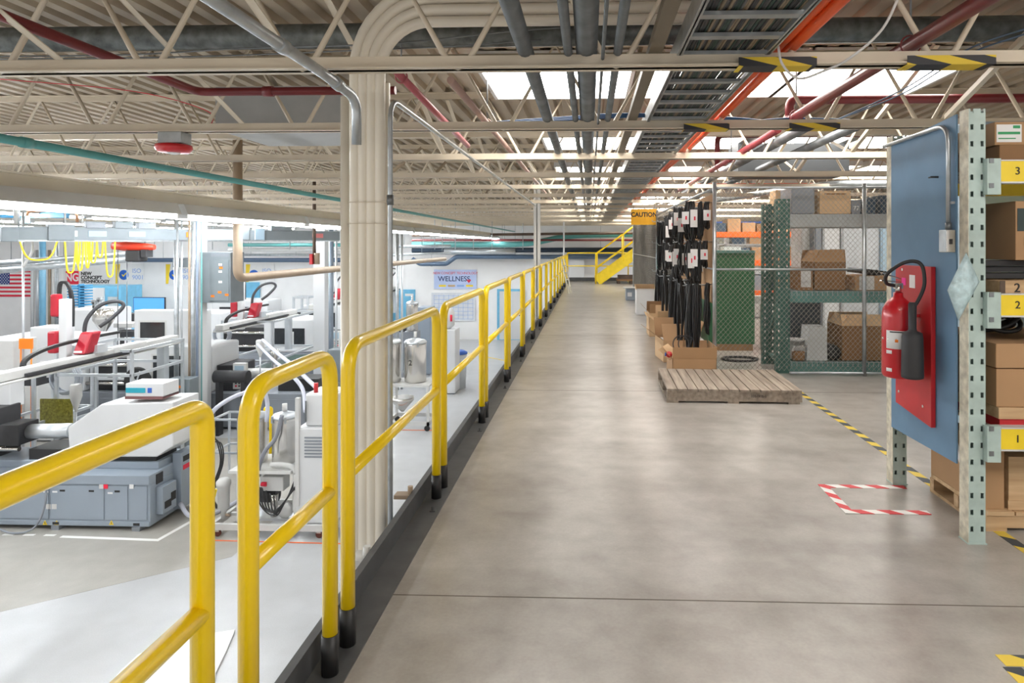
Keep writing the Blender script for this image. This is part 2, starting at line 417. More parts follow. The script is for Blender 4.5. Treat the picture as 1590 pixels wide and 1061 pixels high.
# cross bridging between joists
def bridge(x, k, flip, lab):
    a, c = JY[k], JY[k+1]
    z0, z1 = (2.78, 2.25) if flip else (2.25, 2.78)
    b = B().bar((x, a+0.06, z0), (x, c-0.06, z1), 0.035, 0.005).bar((x-0.016, a+0.06, z0+0.012), (x-0.016, c-0.06, z1+0.012), 0.004, 0.03)
    return tag(b.build('bridging_angle', cream), lab, 'brace', 'bridging angles between roof joists')
for x in (-2.42, -1.35, 2.4):
    for k in range(1, 10):
        bridge(x, k, True, 'cream diagonal bridging angle between two roof joists')
        if k > 3: bridge(x+0.05, k, False, 'cream diagonal bridging angle between two roof joists')

# ---------------------------------------------------------------- edge girder, strip lights
t = thing('roof_girder', 'cream girder running down the hall just above the strip lights', 'girder', (-3.8, 12, 1.70))
B().box(-3.75, -3.69, 0.5, 26.5, 1.78, 1.86).build('web_plate', creamp, t)
B().box(-3.80, -3.66, 0.5, 26.5, 1.86, 1.872).build('flange', creamp, t)
B().box(-3.80, -3.66, 0.5, 26.5, 1.77, 1.78).build('flange', creamp, t)
def strip_light(x, y, z, L, label, grp, tb=None):
    t = thing('strip_light', label, 'light', (x, y, z), 0, grp)
    B().prism([(x-0.09, z), (x-0.07, z+0.095), (x+0.05, z+0.095), (x+0.09, z)], y, y+L-0.04).build('housing', offwhite, t)
    for s in (-1, 1):
        B().cyl((x+s*0.045, y+0.03, z-0.02), (x+s*0.045, y+L-0.07, z-0.02), 0.022, 8).build('lamp_tube', tb or tube, t)
    for e in (y+0.015, y+L-0.06): B().box(x-0.07, x+0.07, e-0.012, e+0.012, z-0.035, z+0.0).build('lamp_socket', white, t)
    for e in (y+0.5, y+L-0.5): B().cyl((x, e, z+0.06), (x, e, 2.83 if grp != 'strip lights under the girder' else 1.775), 0.006, 6).build('hanger_rod', galv, t)
    return t
base = strip_light(-3.65, 0.6, 1.672, 2.45, 'long white fluorescent strip light hung under the cream girder', 'strip lights under the girder')
for k in range(1, 10): dup(base, (-3.65, 0.6+2.5*k, 1.672), 0)
for (x, z, n, y0) in ((-7.3, 2.03, 9, 2), (-11.5, 2.05, 8, 4), (-15.5, 2.05, 7, 7), (-19.5, 2.05, 5, 12)):
    for k in range(n):
        if k == 0: b2 = strip_light(x, y0, z, 2.45, 'white fluorescent strip light hanging over the production machines', 'strip lights over the machines', tube2 if x > -8 else tube3)
        else: dup(b2, (x, y0+2.6*k, z), 0, 'white fluorescent strip light hanging over the production machines', group='strip lights over the machines')
# ---------------------------------------------------------------- mezzanine ceiling lights
def ceiling_light(x, y, L, label, grp):
    t = thing('ceiling_light', label, 'light', (x, y, 2.72), 0, grp)
    z = 2.72
    b = B().box(x, x+L, y-0.57, y-0.54, z, z+0.09).box(x, x+L, y+0.54, y+0.57, z, z+0.09).box(x, x+0.03, y-0.54, y+0.54, z, z+0.09).box(x+L-0.03, x+L, y-0.54, y+0.54, z, z+0.09).box(x, x+L, y-0.57, y+0.57, z+0.09, z+0.1)
    b.build('frame', white, t)
    B().box(x+0.03, x+L-0.03, y-0.54, y+0.54, z+0.03, z+0.05).build('diffuser', diff, t)
    return t
rows = {0.62: (0.3, 1.6, 2.9), 5.25: (-0.85, 0.42, 1.6), 8.35: (-0.6, 0.75, 2.05, 3.35, 4.65), 11.45: (-0.6, 0.75, 2.05, 3.35, 4.65), 14.55: (-0.4, 0.9, 2.2, 3.5), 17.65: (-0.4, 0.9, 2.2, 3.5), 20.75: (-0.4, 0.9, 2.2), 23.8: (1.2, 2.5)}
for y, xs in rows.items():
    for x in xs:
        ceiling_light(x, y, 1.2, 'square white ceiling light overhead above the camera, outside the picture' if y < 1 else 'square white ceiling light over the walkway just behind the nearest joist' if y < 6 else 'square white ceiling light between joists over the storage cage', 'ceiling lights above the camera' if y < 1 else 'near ceiling lights' if y < 6 else 'ceiling lights over the storage area')
# ---------------------------------------------------------------- railing
RX, RR, RH = -0.844, 0.0245, 1.07
def rail(y0, y1, label, grp=None, rad=0.11):
    t = thing('guard_rail', label, 'railing', (RX, y0, 0), 0, grp)
    pts = fillet([(RX, y0, 0.06), (RX, y0, RH-RR), (RX, y1, RH-RR), (RX, y1, 0.06)], rad, 7)
    B().tube(pts, RR, 16 if y0 < 6 else 10).build('rail_frame', yellow, t)
    B().cyl((RX, y0, 0.60), (RX, y1, 0.60), RR*0.92, 14).build('mid_rail', yellow, t)
    for y in (y0, y1): B().cyl((RX, y, 0.006), (RX, y, 0.135), RR+0.003, 16).build('post_sleeve', black, t)
    return t
rail(0.05, 1.377, 'nearest yellow guard rail panel, running out of the picture at lower left', rad=0.045)
rail(1.567, 2.07, 'short narrow yellow guard rail panel, second from the camera', rad=0.10)
rail(2.225, 3.53, 'yellow guard rail panel in front of the cream pipe column, third from the camera')
rail(3.69, 5.04, 'yellow guard rail panel just past the cream pipe column, fourth from the camera')
rail(5.20, 6.55, 'yellow guard rail panel in front of the wellness board wall, fifth from the camera')
y = 6.70
while y < 24:
    rail(y, min(y+1.35, 24.6), 'yellow guard rail panel in the receding row along the walkway', 'receding guard rail panels'); y += 1.5
# end rail across the far end
t = thing('end_rail', 'yellow guard rail across the far end of the walkway', 'railing', (0.2, 24.9, 0))
B().cyl((-0.84, 24.9, 1.1), (3.0, 24.9, 1.1), 0.024, 10).build('top_rail', yellow, t)
B().cyl((-0.84, 24.9, 0.6), (3.0, 24.9, 0.6), 0.022, 10).build('mid_rail', yellow, t)
for x in (-0.84, 0.3, 1.5, 2.9): B().cyl((x, 24.9, 0), (x, 24.9, 1.1), 0.024, 10).build('post', yellow, t)
struct('trim_4', B().box(-0.9, 11, 25.15, 25.25, -0.25, 0.14), darksteel)
# folded sawhorse-like ladder leaning on the last rail
t = thing('folding_ladder', 'small cream folding ladder leaning against the far end of the rail', 'ladder', (-0.7, 19.5, 0))
for dx in (0, 0.34):
    B().bar((-0.80+dx*0.2, 18.6+dx, 1.0), (-0.60+dx*0.2, 18.7+dx, 0.0), 0.05, 0.03).build('side_rail', palecream, t)
for k in range(4):
    f = 0.2+k*0.2; B().bar((-0.80+0.2*f, 18.6+0.1*f, 1-f), (-0.73+0.2*f, 18.94+0.1*f, 1-f), 0.03, 0.03).build('rung', palecream, t)

# ---------------------------------------------------------------- steel stair at the far end
t = thing('steel_stair', 'yellow steel stair rising to the right at the end of the walkway', 'stairs', (0.4, 23.6, 0))
ax, bx_ = X(925, 23.5), X(990, 23.5)
zb = 1.55
for yy in (23.3, 24.3):
    B().bar((ax+0.05, yy, 0.10), (bx_+1.5, yy, 0.10+(bx_+1.45-ax)*0.72), 0.03, 0.34).build('stringer', yellow2, t)
    pts = [(ax, yy, 0), (ax, yy, 1.08), (bx_+1.5, yy, 1.08+(bx_+1.5-ax)*0.72)]
    B().tube(pts, 0.025, 8).build('handrail', yellow, t)
    B().tube([(ax, yy, 0.55), (bx_+1.5, yy, 0.55+(bx_+1.5-ax)*0.72)], 0.02, 8).build('mid_rail', yellow, t)
    for q in (1.0, 2.0): B().cyl((ax+q, yy, q*0.72+0.1), (ax+q, yy, 1.08+q*0.72), 0.02, 8).build('post', yellow, t)
for k in range(11):
    x = ax+0.15+k*0.25; B().box(x, x+0.26, 23.32, 24.28, 0.16+k*0.18, 0.19+k*0.18).build('tread', rust, t)
t = thing('wooden_pallet', 'small stack of brown lumber under the yellow stair', 'pallet', (1.3, 24.0, 0))
B().box(1.0, 2.2, 23.5, 24.2, 0.10, 0.16).build('deck_board', card2, t)
for xx in (1.02, 1.5, 2.05): B().box(xx, xx+0.1, 23.5, 24.2, 0, 0.10).build('block', rust, t)
tag(B().box(1.05, 2.15, 23.55, 24.15, 0.161, 0.30).build('lumber', rust), 'dark lumber lying on the pallet under the yellow stair', 'lumber')

# ---------------------------------------------------------------- columns
# bundle of cream pipes rising by the mezzanine edge and turning right under the deck
t = thing('pipe_column', 'thick cream bundle of pipes rising beside the railing and bending right under the roof', 'pipes', (-1.12, 3.30, LF))
PY = 3.30
xs = [X(q, PY) for q in (551, 564, 577, 590)]
r0 = 0.0255
for k, x in enumerate(xs):
    R_ = 0.43-k*0.055 ; zt = Z(17+k*13-6, PY)
    zt = 2.74-k*0.062
    pts = [(x, PY, LF), (x, PY, zt-R_)]+[(x+R_-R_*math.cos(a), PY, zt-R_+R_*math.sin(a)) for a in [PI/2*i/10 for i in range(1, 11)]]+[(0.55, PY, zt)]
    B().tube(pts, r0+0.002, 16).build('pipe', creamp, t)
x = X(537, PY+0.05)
B().tube([(x, PY+0.05, LF), (x, PY+0.05, 2.18)], 0.027, 14).build('pipe', creamp, t)
x1 = X(600, PY)
B().box(xs[0]-0.02, x1+0.004, PY+0.03, PY+0.05, LF, 2.25).build('backing_plate', creamp, t)
for z in (1.62, 1.51): B().box(xs[0]-0.028, x1+0.006, PY-0.031, PY+0.03, z, z+0.004).build('pipe_strap', cream, t)
# clamps holding pipes to the curb
t = thing('pipe_clamp', 'white pipe clamp at the foot of the cream pipe column', 'clamp', (-0.96, 2.75, 0.02))
B().box(-1.02, -0.936, 2.70, 2.80, 0.03, 0.06).build('arm', offwhite, t); B().cyl((-0.96, 2.75, 0.03), (-0.96, 2.75, 0.10), 0.016).build('bolt', offwhite, t)
t = thing('pipe_clamp', 'rusty brown pipe clamp on the curb right of the cream pipe column', 'clamp', (-0.96, 3.4, 0.02))
B().box(-1.03, -0.936, 3.36, 3.42, 0.06, 0.08).build('arm', brownp, t); B().cyl((-0.95, 3.39, 0.04), (-0.95, 3.39, 0.12), 0.014).build('bolt', brownp, t)
# grey conduit next to the pipe column, bending away along the joists
x = X(606, 3.17)
pts = fillet([(x, 3.17, LF), (x, 3.17, 2.13), (x, 11.8, 2.13)], 0.12, 6)
t = thing('conduit', 'grey conduit standing right of the cream pipe column and bending back along the roof', 'conduit', (x, 3.17, LF))
B().tube(pts, 0.013, 10).build('conduit_run', galv, t)
B().cyl((x, 3.17, 1.60), (x, 3.17, 1.65), 0.017).build('coupling', galvd, t)
# slim white hall column at the mezzanine edge
def wcol(x, y, s, label, z1=2.8, m=offwhite):
    t = thing('steel_column', label, 'column', (x, y, LF))
    b = B().box(x-s/2, x+s/2, y-s/2, y-s/2+0.012, LF, z1).box(x-s/2, x+s/2, y+s/2-0.012, y+s/2, LF, z1).box(x-0.008, x+0.008, y-s/2, y+s/2, LF, z1)
    b.build('column_shaft', m, t); B().box(x-s*0.8, x+s*0.8, y-s*0.8, y+s*0.8, LF, LF+0.02).build('base_plate', m, t)
    return t
wcol(X(834, 12.5), 12.5, 0.125, 'slim white steel column behind the railing near the far end')
t = thing('steel_column', 'slim white post at the far corner of the guard rail', 'column', (X(875, 22), 22.3, LF)); B().cyl((X(875, 22), 22.3, LF), (X(875, 22), 22.3, 2.2), 0.03, 8).build('column_shaft', white, t)
def boxcol(x, y, s, label, m=white, z1=2.2):
    t = thing('building_column', label, 'column', (x, y, LF))
    B().box(x-s/2, x+s/2, y-s/2, y+s/2, LF, z1).build('column_shaft', m, t, bevel=0.01)
    B().box(x-s*0.7, x+s*0.7, y-s*0.7, y+s*0.7, LF, LF+0.03).build('base_plate', grey2, t)
boxcol(X(309, 12.7), 12.72, 0.2, 'square white building column behind the grey electrical cabinet')
boxcol(X(499, 16.5), 16.5, 0.30, 'square white building column just left of the cream pipe column')
boxcol(X(896, 26.6), 26.6, 0.6, 'wide white column against the far wall past the end of the railing', z1=0.86)

# ---------------------------------------------------------------- roof pipes and ducts
def pipe(name, label, cat, pts, r, m, n=14, grp=None, coup=(), rad=0.08, hangers=()):
    t = thing(name, label, cat, pts[0], 0, grp)
    B().tube(fillet(pts, rad, 5) if len(pts) > 2 else pts, r, n).build('pipe_run', m, t)
    for c, d in coup:
        c, d = Vector(c), Vector(d).normalized(); B().cyl(c-d*0.03, c+d*0.03, r*1.25, n).build('coupling', m, t)
    for (hx, hy, hz) in hangers:
        rr = r+0.012
        B().tube(arc((hx, hy, hz), rr, 0, 2*PI*15/16, 15), 0.004, 6, closed=True).build('hanger_ring', m, t)
        B().cyl((hx, hy, hz+rr), (hx, hy, 2.83), 0.005, 6).build('hanger_rod', galvd, t)
    return t
def along(xh, h, y0, y1): return [(xh, y0, EYE+h), (xh, y1, EYE+h)]
pipe('roof_pipe', 'thick grey pipe running away left of the pair of conduits over the walkway', 'pipe', along(-0.29, 0.885, -1, 26), 0.036, galvd)
pipe('roof_pipe', 'widest dark grey pipe in the bank over the middle of the walkway', 'pipe', along(-0.012, 0.90, -1, 26), 0.05, galvd, 18)
pipe('roof_pipe', 'narrow grey pipe hugging the left side of the widest pipe over the walkway', 'pipe', along(-0.095, 0.87, -1, 26), 0.02, galvd, hangers=())
pipe('roof_pipe', 'narrow grey conduit right of the widest pipe over the walkway', 'pipe', along(0.128, 0.87, -1, 26), 0.02, galvd)
pipe('roof_pipe', 'very thin conduit between the widest pipe and the right narrow conduit', 'pipe', along(0.06, 0.84, -1, 26), 0.008, galvd, 8)
tag(B().box(0.265, 0.325, -1, 24, 2.26, 2.30).build('roof_channel', mat('brown channel', (0.16, 0.13, 0.09), 0.5)), 'flat dark brown steel channel left of the cable tray', 'channel')
pipe('roof_pipe', 'maroon sprinkler pipe crossing the top left corner toward a cross pipe', 'pipe', [(-2.45, -1, 2.36), (-2.45, 3.95, 2.36), (-1.2, 3.95, 2.36)], 0.026, maroon, coup=[((-2.0, 3.95, 2.36), (1, 0, 0))])
pipe('roof_pipe', 'maroon sprinkler pipe slanting down from the top right corner', 'pipe', [(1.46, -1, 2.31), (1.46, 4.75, 2.31)], 0.033, maroon, hangers=[(1.46, 2.98, 2.31), (1.46, 4.6, 2.31)])
pipe('roof_pipe', 'maroon cross pipe with elbow above the blue panel', 'pipe', [(1.46, 4.75, 2.28), (1.46, 4.75, 2.46), (9, 4.75, 2.46)], 0.033, maroon, rad=0.05, coup=[((1.46, 4.75, 2.31), (0, 0, 1))])
pipe('roof_pipe', 'red sprinkler pipe running back behind the second joist over the storage cage', 'pipe', [(1.42, 4.9, 2.27), (1.42, 10.2, 2.27)], 0.028, mat('dull red pipe', (0.33, 0.06, 0.07), 0.35), hangers=[(1.42, 6.5, 2.27)])
pipe('roof_pipe', 'maroon drop pipe with tee beyond the orange duct', 'pipe', [(1.42, 7.2, 2.27), (1.42, 7.2, 2.62), (3.4, 7.2, 2.62)], 0.03, maroon)
pipe('roof_pipe', 'teal pipe running down the hall under the joists at left', 'pipe', along(-3.02, 0.55, 0.5, 26), 0.024, teal, coup=[((-3.02, 3.35, 1.95), (0, 1, 0)), ((-3.02, 8.1, 1.95), (0, 1, 0))])
pipe('roof_pipe', 'galvanised round duct crossing under the roof deck from left to right', 'duct', [(-26, 3.95, 2.70), (10, 3.95, 2.70)], 0.075, duct, 20)
tag(B().box(-26, 10, 4.08, 4.10, 2.52, 2.62).build('roof_channel', mat('tan steel channel', (0.36, 0.30, 0.21), 0.55)), 'flat tan channel crossing just behind the galvanised round duct', 'channel')
for y, z, h_, lab in ((6.9, 2.56, 0.09, 'cream crosswise beam behind the second joist'), (11.5, 2.56, 0.09, 'cream crosswise beam farther back above the walkway')):
    tag(B().box(-26, 10, y-0.05, y+0.05, z, z+h_).build('roof_beam', cream), lab, 'beam')
pipe('conduit', 'grey conduit slanting from the top edge to the head of the cream pipe column', 'conduit', [(-1.19, -1, 2.20), (-1.19, 2.82, 2.17), (-1.14, 3.12, 2.12), (-1.155, 3.16, 1.9)], 0.024, galv, coup=[((-1.19, 2.45, 2.172), (0, 1, 0)), ((-1.17, 2.95, 2.15), (0, 1, -0.1))])
pipe('roof_pipe', 'brown sprinkler pipe between joists right of the cream pipe column', 'pipe', [(-0.78, 3.6, 2.33), (-0.78, 14, 2.33)], 0.022, mat('pink brown pipe', (0.42, 0.28, 0.24), 0.4), hangers=[(-0.78, 4.9, 2.33)])
pipe('roof_pipe', 'rose sprinkler pipe ending beside the grey conduit bend', 'pipe', [(-1.06, 3.4, 2.36), (-1.06, 5.6, 2.27)], 0.022, mat('rose pipe', (0.42, 0.10, 0.12), 0.35), hangers=[(-1.06, 3.6, 2.35)])
pipe('roof_pipe', 'galvanised pipe bend over the top of the green rack', 'pipe', [(9, 9.0, 2.25), (3.4, 9.0, 2.25), (2.2, 12.0, 2.22)], 0.05, galv, rad=0.3)
pipe('roof_pipe', 'grey pipe running back over the storage cage, left one', 'pipe', [(1.75, 5.2, 2.36), (1.75, 20, 2.36)], 0.045, galvd)
pipe('roof_pipe', 'grey pipe running back over the storage cage, right one', 'pipe', [(2.15, 5.2, 2.36), (2.15, 20, 2.36)], 0.04, galvd)
tag(B().box(1.9, 3.3, 8.3, 8.9, 2.3, 2.70).build('duct_box', mat('charcoal duct', (0.045, 0.05, 0.055), 0.6)), 'charcoal sheet metal duct box hanging over the storage cage', 'duct')
pipe('cross_pipe', 'orange duct crossing over the storage cage behind the charcoal box', 'duct', [(1.5, 10.0, 2.32), (8, 10.0, 2.32)], 0.035, orange)
# wires looping across the joists
def wire(label, pts, r, m, grp=None):
    return tag(B().tube(smooth_path(pts, 7), r, 6).build('cable', m), label, 'cable', grp)
wire('white cable drooping from the top edge in front of the nearest joist at right', [at(1402, -20, 2.6), at(1370, 45, 2.65), at(1320, 90, 2.72), at(1280, 110, 2.8), at(1240, 122, 2.84), at(1215, 100, 2.84), at(1208, 70, 2.84)], 0.006, offwhite)
wire('black cable sagging across the joists at top right', [(1.0, 2.99, 2.25), (1.5, 3.03, 2.21), (1.9, 3.0, 2.24), (2.4, 3.02, 2.25)], 0.004, black)
wire('dark wire crossing in front of the galvanised duct at top left', [at(-20, 88, 3.5), at(200, 85, 3.5), at(380, 75, 3.5), at(600, 68, 3.5), at(780, 50, 3.5), at(880, 42, 3.5)], 0.005, galvd)
wire('dark wire crossing just under the other one at top left', [at(-20, 92, 3.52), at(300, 88, 3.52), at(560, 78, 3.52), at(700, 72, 3.52), at(840, 62, 3.52)], 0.004, galvd)
for k in range(5):
    wire('blue data cable strung along the second joist', [(-1.05+k*0.01, 4.66, 2.26+k*0.004), (-0.3, 4.67+k*0.01, 2.30+k*0.008), (0.35, 4.68, 2.33+k*0.006), (1.0, 4.67, 2.32-k*0.008), (1.5, 4.66, 2.27+k*0.01), (2.3, 4.66, 2.25+0.005*k)], 0.005, dkblue, 'blue data cables on the second joist')
for k in range(2):
    wire('thin blue grey cable slanting down from the right edge', [at(1600, 42+k*8, 3.3), at(1500, 78+k*8, 3.6), at(1400, 140+k*6, 4.2), at(1290, 190, 4.6)], 0.005, mat('blue grey cable', (0.12, 0.18, 0.28), 0.5), 'blue grey cables at the upper right')
wire('red wire running from the left edge to the alarm horn', [(-4.1, 4.3, 2.55), (-3.2, 4.4, 2.48), (-2.75, 4.5, 2.37), (-2.70, 4.52, 2.28), (-2.80, 4.5, 2.22)], 0.003, redink)
# tan sheet metal box on the second joist
t = thing('duct_box', 'light grey sheet metal duct box behind the second joist left of the cream pipe column', 'duct', (-2.2, 4.9, 2.26))
B().box(X(337, 4.72), X(532, 4.72), 4.70, 5.5, 2.26, 2.58).build('duct_body', mat('light grey sheet', (0.42, 0.43, 0.43), 0.5), t)
# red alarm horn under the second joist
ax = X(270, 4.47)
t = thing('alarm_horn', 'red round alarm horn on a grey box under the second joist', 'alarm', (ax, 4.47, 2.12))
B().box(ax-0.085, ax+0.085, 4.42, 4.54, 2.12, 2.20).build('back_box', galv, t, bevel=0.004)
B().lathe([(0.03, 2.055), (0.10, 2.06), (0.12, 2.085), (0.115, 2.11), (0.05, 2.12)], (ax, 4.47, 0), 20).build('horn', red, t)
B().lathe([(0.02, 2.045), (0.04, 2.05), (0.045, 2.057)], (ax, 4.47, 0), 16).build('lens', paper, t)
# ---------------------------------------------------------------- cable tray
t = thing('cable_tray', 'galvanised ladder cable tray running down the hall over the walkway', 'cable tray', (0.6, 2, 2.25))
T0, T1, TZ = 0.405, 0.795, 2.25
for x in (T0, T1):
    B().box(x-0.003, x+0.003, -1, 24, TZ, TZ+0.11).box(x-0.012, x+0.012, -1, 24, TZ, TZ+0.004).build('side_rail', galv, t)
y = 0.2; k = 0
while y < 24 and k < 98:
    B().box(T0, T1, y, y+0.045, TZ+0.004, TZ+0.02).build('rung', galv, t); y += 0.245; k += 1
cm = [black, mat('grey cable jacket', (0.09, 0.09, 0.09), 0.5), mat('tan cable jacket', (0.25, 0.19, 0.12), 0.5), mat('dark green cable jacket', (0.02, 0.05, 0.035), 0.5)]
for k in range(34):
    x = T0+0.014+k*(T1-T0-0.028)/33; r = random.choice([0.0055, 0.007, 0.0085]); z = TZ+0.022+r
    pts = [(x+random.uniform(-0.004, 0.004), yy, z+random.uniform(0, 0.004)) for yy in range(-1, 25, 1)]
    tag(B().tube(pts, r, 5).build('cable', random.choice(cm)), 'cable lying in the ladder cable tray among many alike', 'cable', 'cables in the cable tray')
for j in range(2):
    x = 0.865+j*0.058; pts = [(x+0.012*math.sin(yy*1.1+j), yy, 2.305+0.012*math.sin(yy*0.8+2*j)) for yy in [-1+0.4*i for i in range(52)]]
    tag(B().tube(pts, 0.026, 10).build('orange_duct', orange), ['left', 'right'][j]+' one of two fat orange tubes running beside the cable tray', 'tube')
# ================================================================ NEAR RACK WITH BLUE PANEL
def slotted(b, x0, x1, y, z0, z1, th=0.004, pitch=0.0785, fr=(0.2, 0.8), sw=0.014, sh=0.025):
    """front plate with two columns of real slots"""
    W = x1-x0; c = [x0+W*f for f in fr]; ya, yb = y, y+th
    b.box(x0, c[0]-sw/2, ya, yb, z0, z1).box(c[0]+sw/2, c[1]-sw/2, ya, yb, z0, z1).box(c[1]+sw/2, x1, ya, yb, z0, z1)
    for cx in c:
        z = z0
        while z < z1:
            b.box(cx-sw/2, cx+sw/2, ya, yb, z, min(z+pitch-sh, z1)); z += pitch
    return b
def upright(b, x0, x1, y0, dep, z1, flip=False, back=True):
    slotted(b, x0, x1, y0, 0.004, z1) if not flip else b.box(x0, x1, y0+dep, y0+dep+0.004, 0.004, z1)
    b.box(x0, x0+0.004, y0+0.001, y0+dep, 0.004, z1); b.box(x1-0.004, x1, y0+0.001, y0+dep, 0.004, z1)
    if flip: slotted(b, x0, x1, y0, 0.004, z1)
    elif back: b.box(x0+0.004, x1-0.004, y0+dep-0.012, y0+dep-0.008, 0.004, z1)  # plate added inside the post so its slots show dark
    b.box(x0-0.005, x1+0.005, y0-0.005, y0+dep+0.005, 0, 0.006)
    return b
_before = set(COL.objects)
RX0, RX1 = 1.795, 1.873
t = thing('storage_rack', 'pale green pallet rack with yellow beams at the right edge, blue panel on its end', 'rack', (1.84, 3.4, 0))
upright(B(), RX0, RX1, 3.08, 0.07, 2.04).build('upright', palegreen, t)
upright(B(), RX0, RX1, 3.83, 0.07, 2.04, True).build('upright', palegreen, t)
B().box(RX0-0.003, RX0-0.0005, 3.078, 3.15, 0.006, 2.04).box(RX0-0.003, RX0-0.0005, 3.83, 3.905, 0.006, 2.04).build('worn_edge', palecream, t)
upright(B(), 3.35, 3.428, 3.08, 0.07, 2.04).build('upright', palegreen, t)
upright(B(), 3.35, 3.428, 3.83, 0.07, 2.04, True).build('upright', palegreen, t)
for z0, z1, num in ((1.695, 1.79, '3'), (1.075, 1.17, '2'), (0.455, 0.55, '1')):
    for yb in (3.05, 3.91):
        bm_ = B().box(1.925, 3.31, yb, yb+0.045, z0, z1).build('beam', yellow2, t)
        if yb < 3.5:
            B().box(1.925, 3.31, yb-0.003, yb+0.05, z1, z1+0.006).box(1.925, 3.31, yb-0.003, yb+0.05, z0-0.008, z0).build('beam_lip', offwhite, bm_)
            text(num, 0.05, (2.0, yb-0.001, (z0+z1)/2), ink, bm_, '-y', 'number')
    for xx in (1.86, 3.31):
        B().box(xx, xx+0.062, 3.045, 3.079, z0-0.06, z1+0.012).build('beam_connector', palegreen, t)
        B().box(xx, xx+0.05, 3.901, 3.93, z0-0.06, z1+0.012).build('beam_connector', palegreen, t)
    b = B()
    for zz in (z0-0.03, z1-0.01): b.box(1.868, 1.888, 3.041, 3.045, zz, zz+0.022)
    b.build('lock_pin', galvd, t)
    b = B()
    for k in range(11): b.box(1.93+k*0.125, 2.045+k*0.125, 3.09, 3.85, z1-0.03, z1-0.012)
    b.build('shelf_board', bark, t)
# panel and what hangs on it
pz = [(3.16, 0.35), (3.825, 0.34), (3.828, 1.98), (3.16, 2.03)]
pan = B().prismx(pz, 1.783, 1.791).build('blue_plywood', bluep); tag(pan, 'blue painted plywood panel fixed to the end of the pale green rack', 'panel')
t = thing('backing_board', 'red backing board behind the fire extinguisher', 'board', (1.77, 3.5, 0.4))
B().prismx([(3.34, 0.47), (3.72, 0.51), (3.72, 1.29), (3.34, 1.29)], 1.758, 1.781).build('board', redb, t, bevel=0.002)
B().prismx([(3.5, 1.17), (3.56, 1.17), (3.56, 1.24), (3.5, 1.24)], 1.7565, 1.758).build('paper_label', paper, t)
B().prismx([(3.60, 1.18), (3.645, 1.18), (3.645, 1.22), (3.60, 1.22)], 1.7563, 1.758).build('pink_sticker', pink, t)
for y, z in ((3.42, 1.265), (3.64, 1.265), (3.42, 0.56), (3.68, 0.58)): B().cyl((1.7555, y, z), (1.7585, y, z), 0.008, 10).build('screw', steel, t)
# fire extinguisher
ex, ey = 1.655, 3.47
t = thing('fire_extinguisher', 'red fire extinguisher with black discharge horn hung on the red board', 'extinguisher', (ex, ey, 0.69))
B().lathe([(0.05, 0.70), (0.074, 0.706), (0.080, 0.72), (0.080, 1.02), (0.076, 1.06), (0.060, 1.095), (0.038, 1.118), (0.024, 1.128), (0.024, 1.15)], (ex, ey, 0), 28).build('cylinder', red, t)
lab = B()
def wrap(b, r, a0, a1, z0, z1, c):
    n = 12; vs = []
    for i in range(n+1):
        a = a0+(a1-a0)*i/n
        for rr in (r, r+0.0008):
            for z in (z0, z1): vs.append((c[0]+rr*math.cos(a), c[1]+rr*math.sin(a), z))
    fs = []
    for i in range(n):
        o = i*4; fs += [(o+2, o+3, o+7, o+6), (o, o+4, o+5, o+1), (o+1, o+5, o+7, o+3), (o, o+2, o+6, o+4)]
    b.add(vs, fs, True); return b
wrap(lab, 0.0803, PI*1.12, PI*1.6, 0.86, 0.955, (ex, ey)).build('paper_label', paper, t)
wrap(B(), 0.0813, PI*1.2, PI*1.5, 0.945, 0.951, (ex, ey)).build('label_heading', ink, t)
wrap(B(), 0.0813, PI*1.30, PI*1.36, 0.895, 0.91, (ex, ey)).build('label_mark', orangel, t)
b = B()
for z in (0.845, 0.752): wrap(b, 0.0803, PI*1.12, PI*1.24, z-0.012, z+0.006, (ex, ey))
b.build('white_marking', paper, t)
wrap(B(), 0.0805, 0, 1.98*PI, 0.90, 0.915, (ex, ey)).build('band', steel, t)
B().box(ex+0.077, 1.757, ey-0.02, ey+0.02, 0.90, 0.915).box(ex+0.077, 1.757, ey-0.02, ey+0.02, 1.02, 1.035).build('wall_bracket', redb, t)
v = B().cyl((ex, ey, 1.148), (ex, ey, 1.19), 0.016, 14).box(ex-0.02, ex+0.02, ey-0.012, ey+0.012, 1.17, 1.2).build('valve', steel, t)
B().bar((ex+0.01, ey, 1.205), (ex-0.10, ey-0.02, 1.215), 0.018, 0.006).build('carry_handle', steel, v)
B().bar((ex+0.01, ey, 1.222), (ex-0.095, ey-0.02, 1.255), 0.018, 0.005).build('squeeze_lever', steel, v)
B().tube(smooth_path([(ex-0.015, ey, 1.185), (ex-0.07, ey-0.02, 1.20), (ex-0.085, ey-0.06, 1.25), (ex-0.03, ey-0.1, 1.305), (ex+0.03, ey-0.11, 1.318), (ex+0.06, ey-0.13, 1.29), (ex+0.065, ey-0.138, 1.2), (ex+0.035, ey-0.138, 1.12), (ex+0.006, ey-0.138, 1.08)], 8), 0.0095, 10).build('hose', black, t)
hx, hy = ex+0.006, ey-0.138
B().lathe([(0.038, 0.722), (0.051, 0.727), (0.053, 0.74), (0.050, 0.93), (0.046, 0.955), (0.022, 0.965), (0.019, 0.975), (0.02, 1.10), (0.013, 1.11)], (hx, hy, 0), 22).build('discharge_horn', blackm, t)
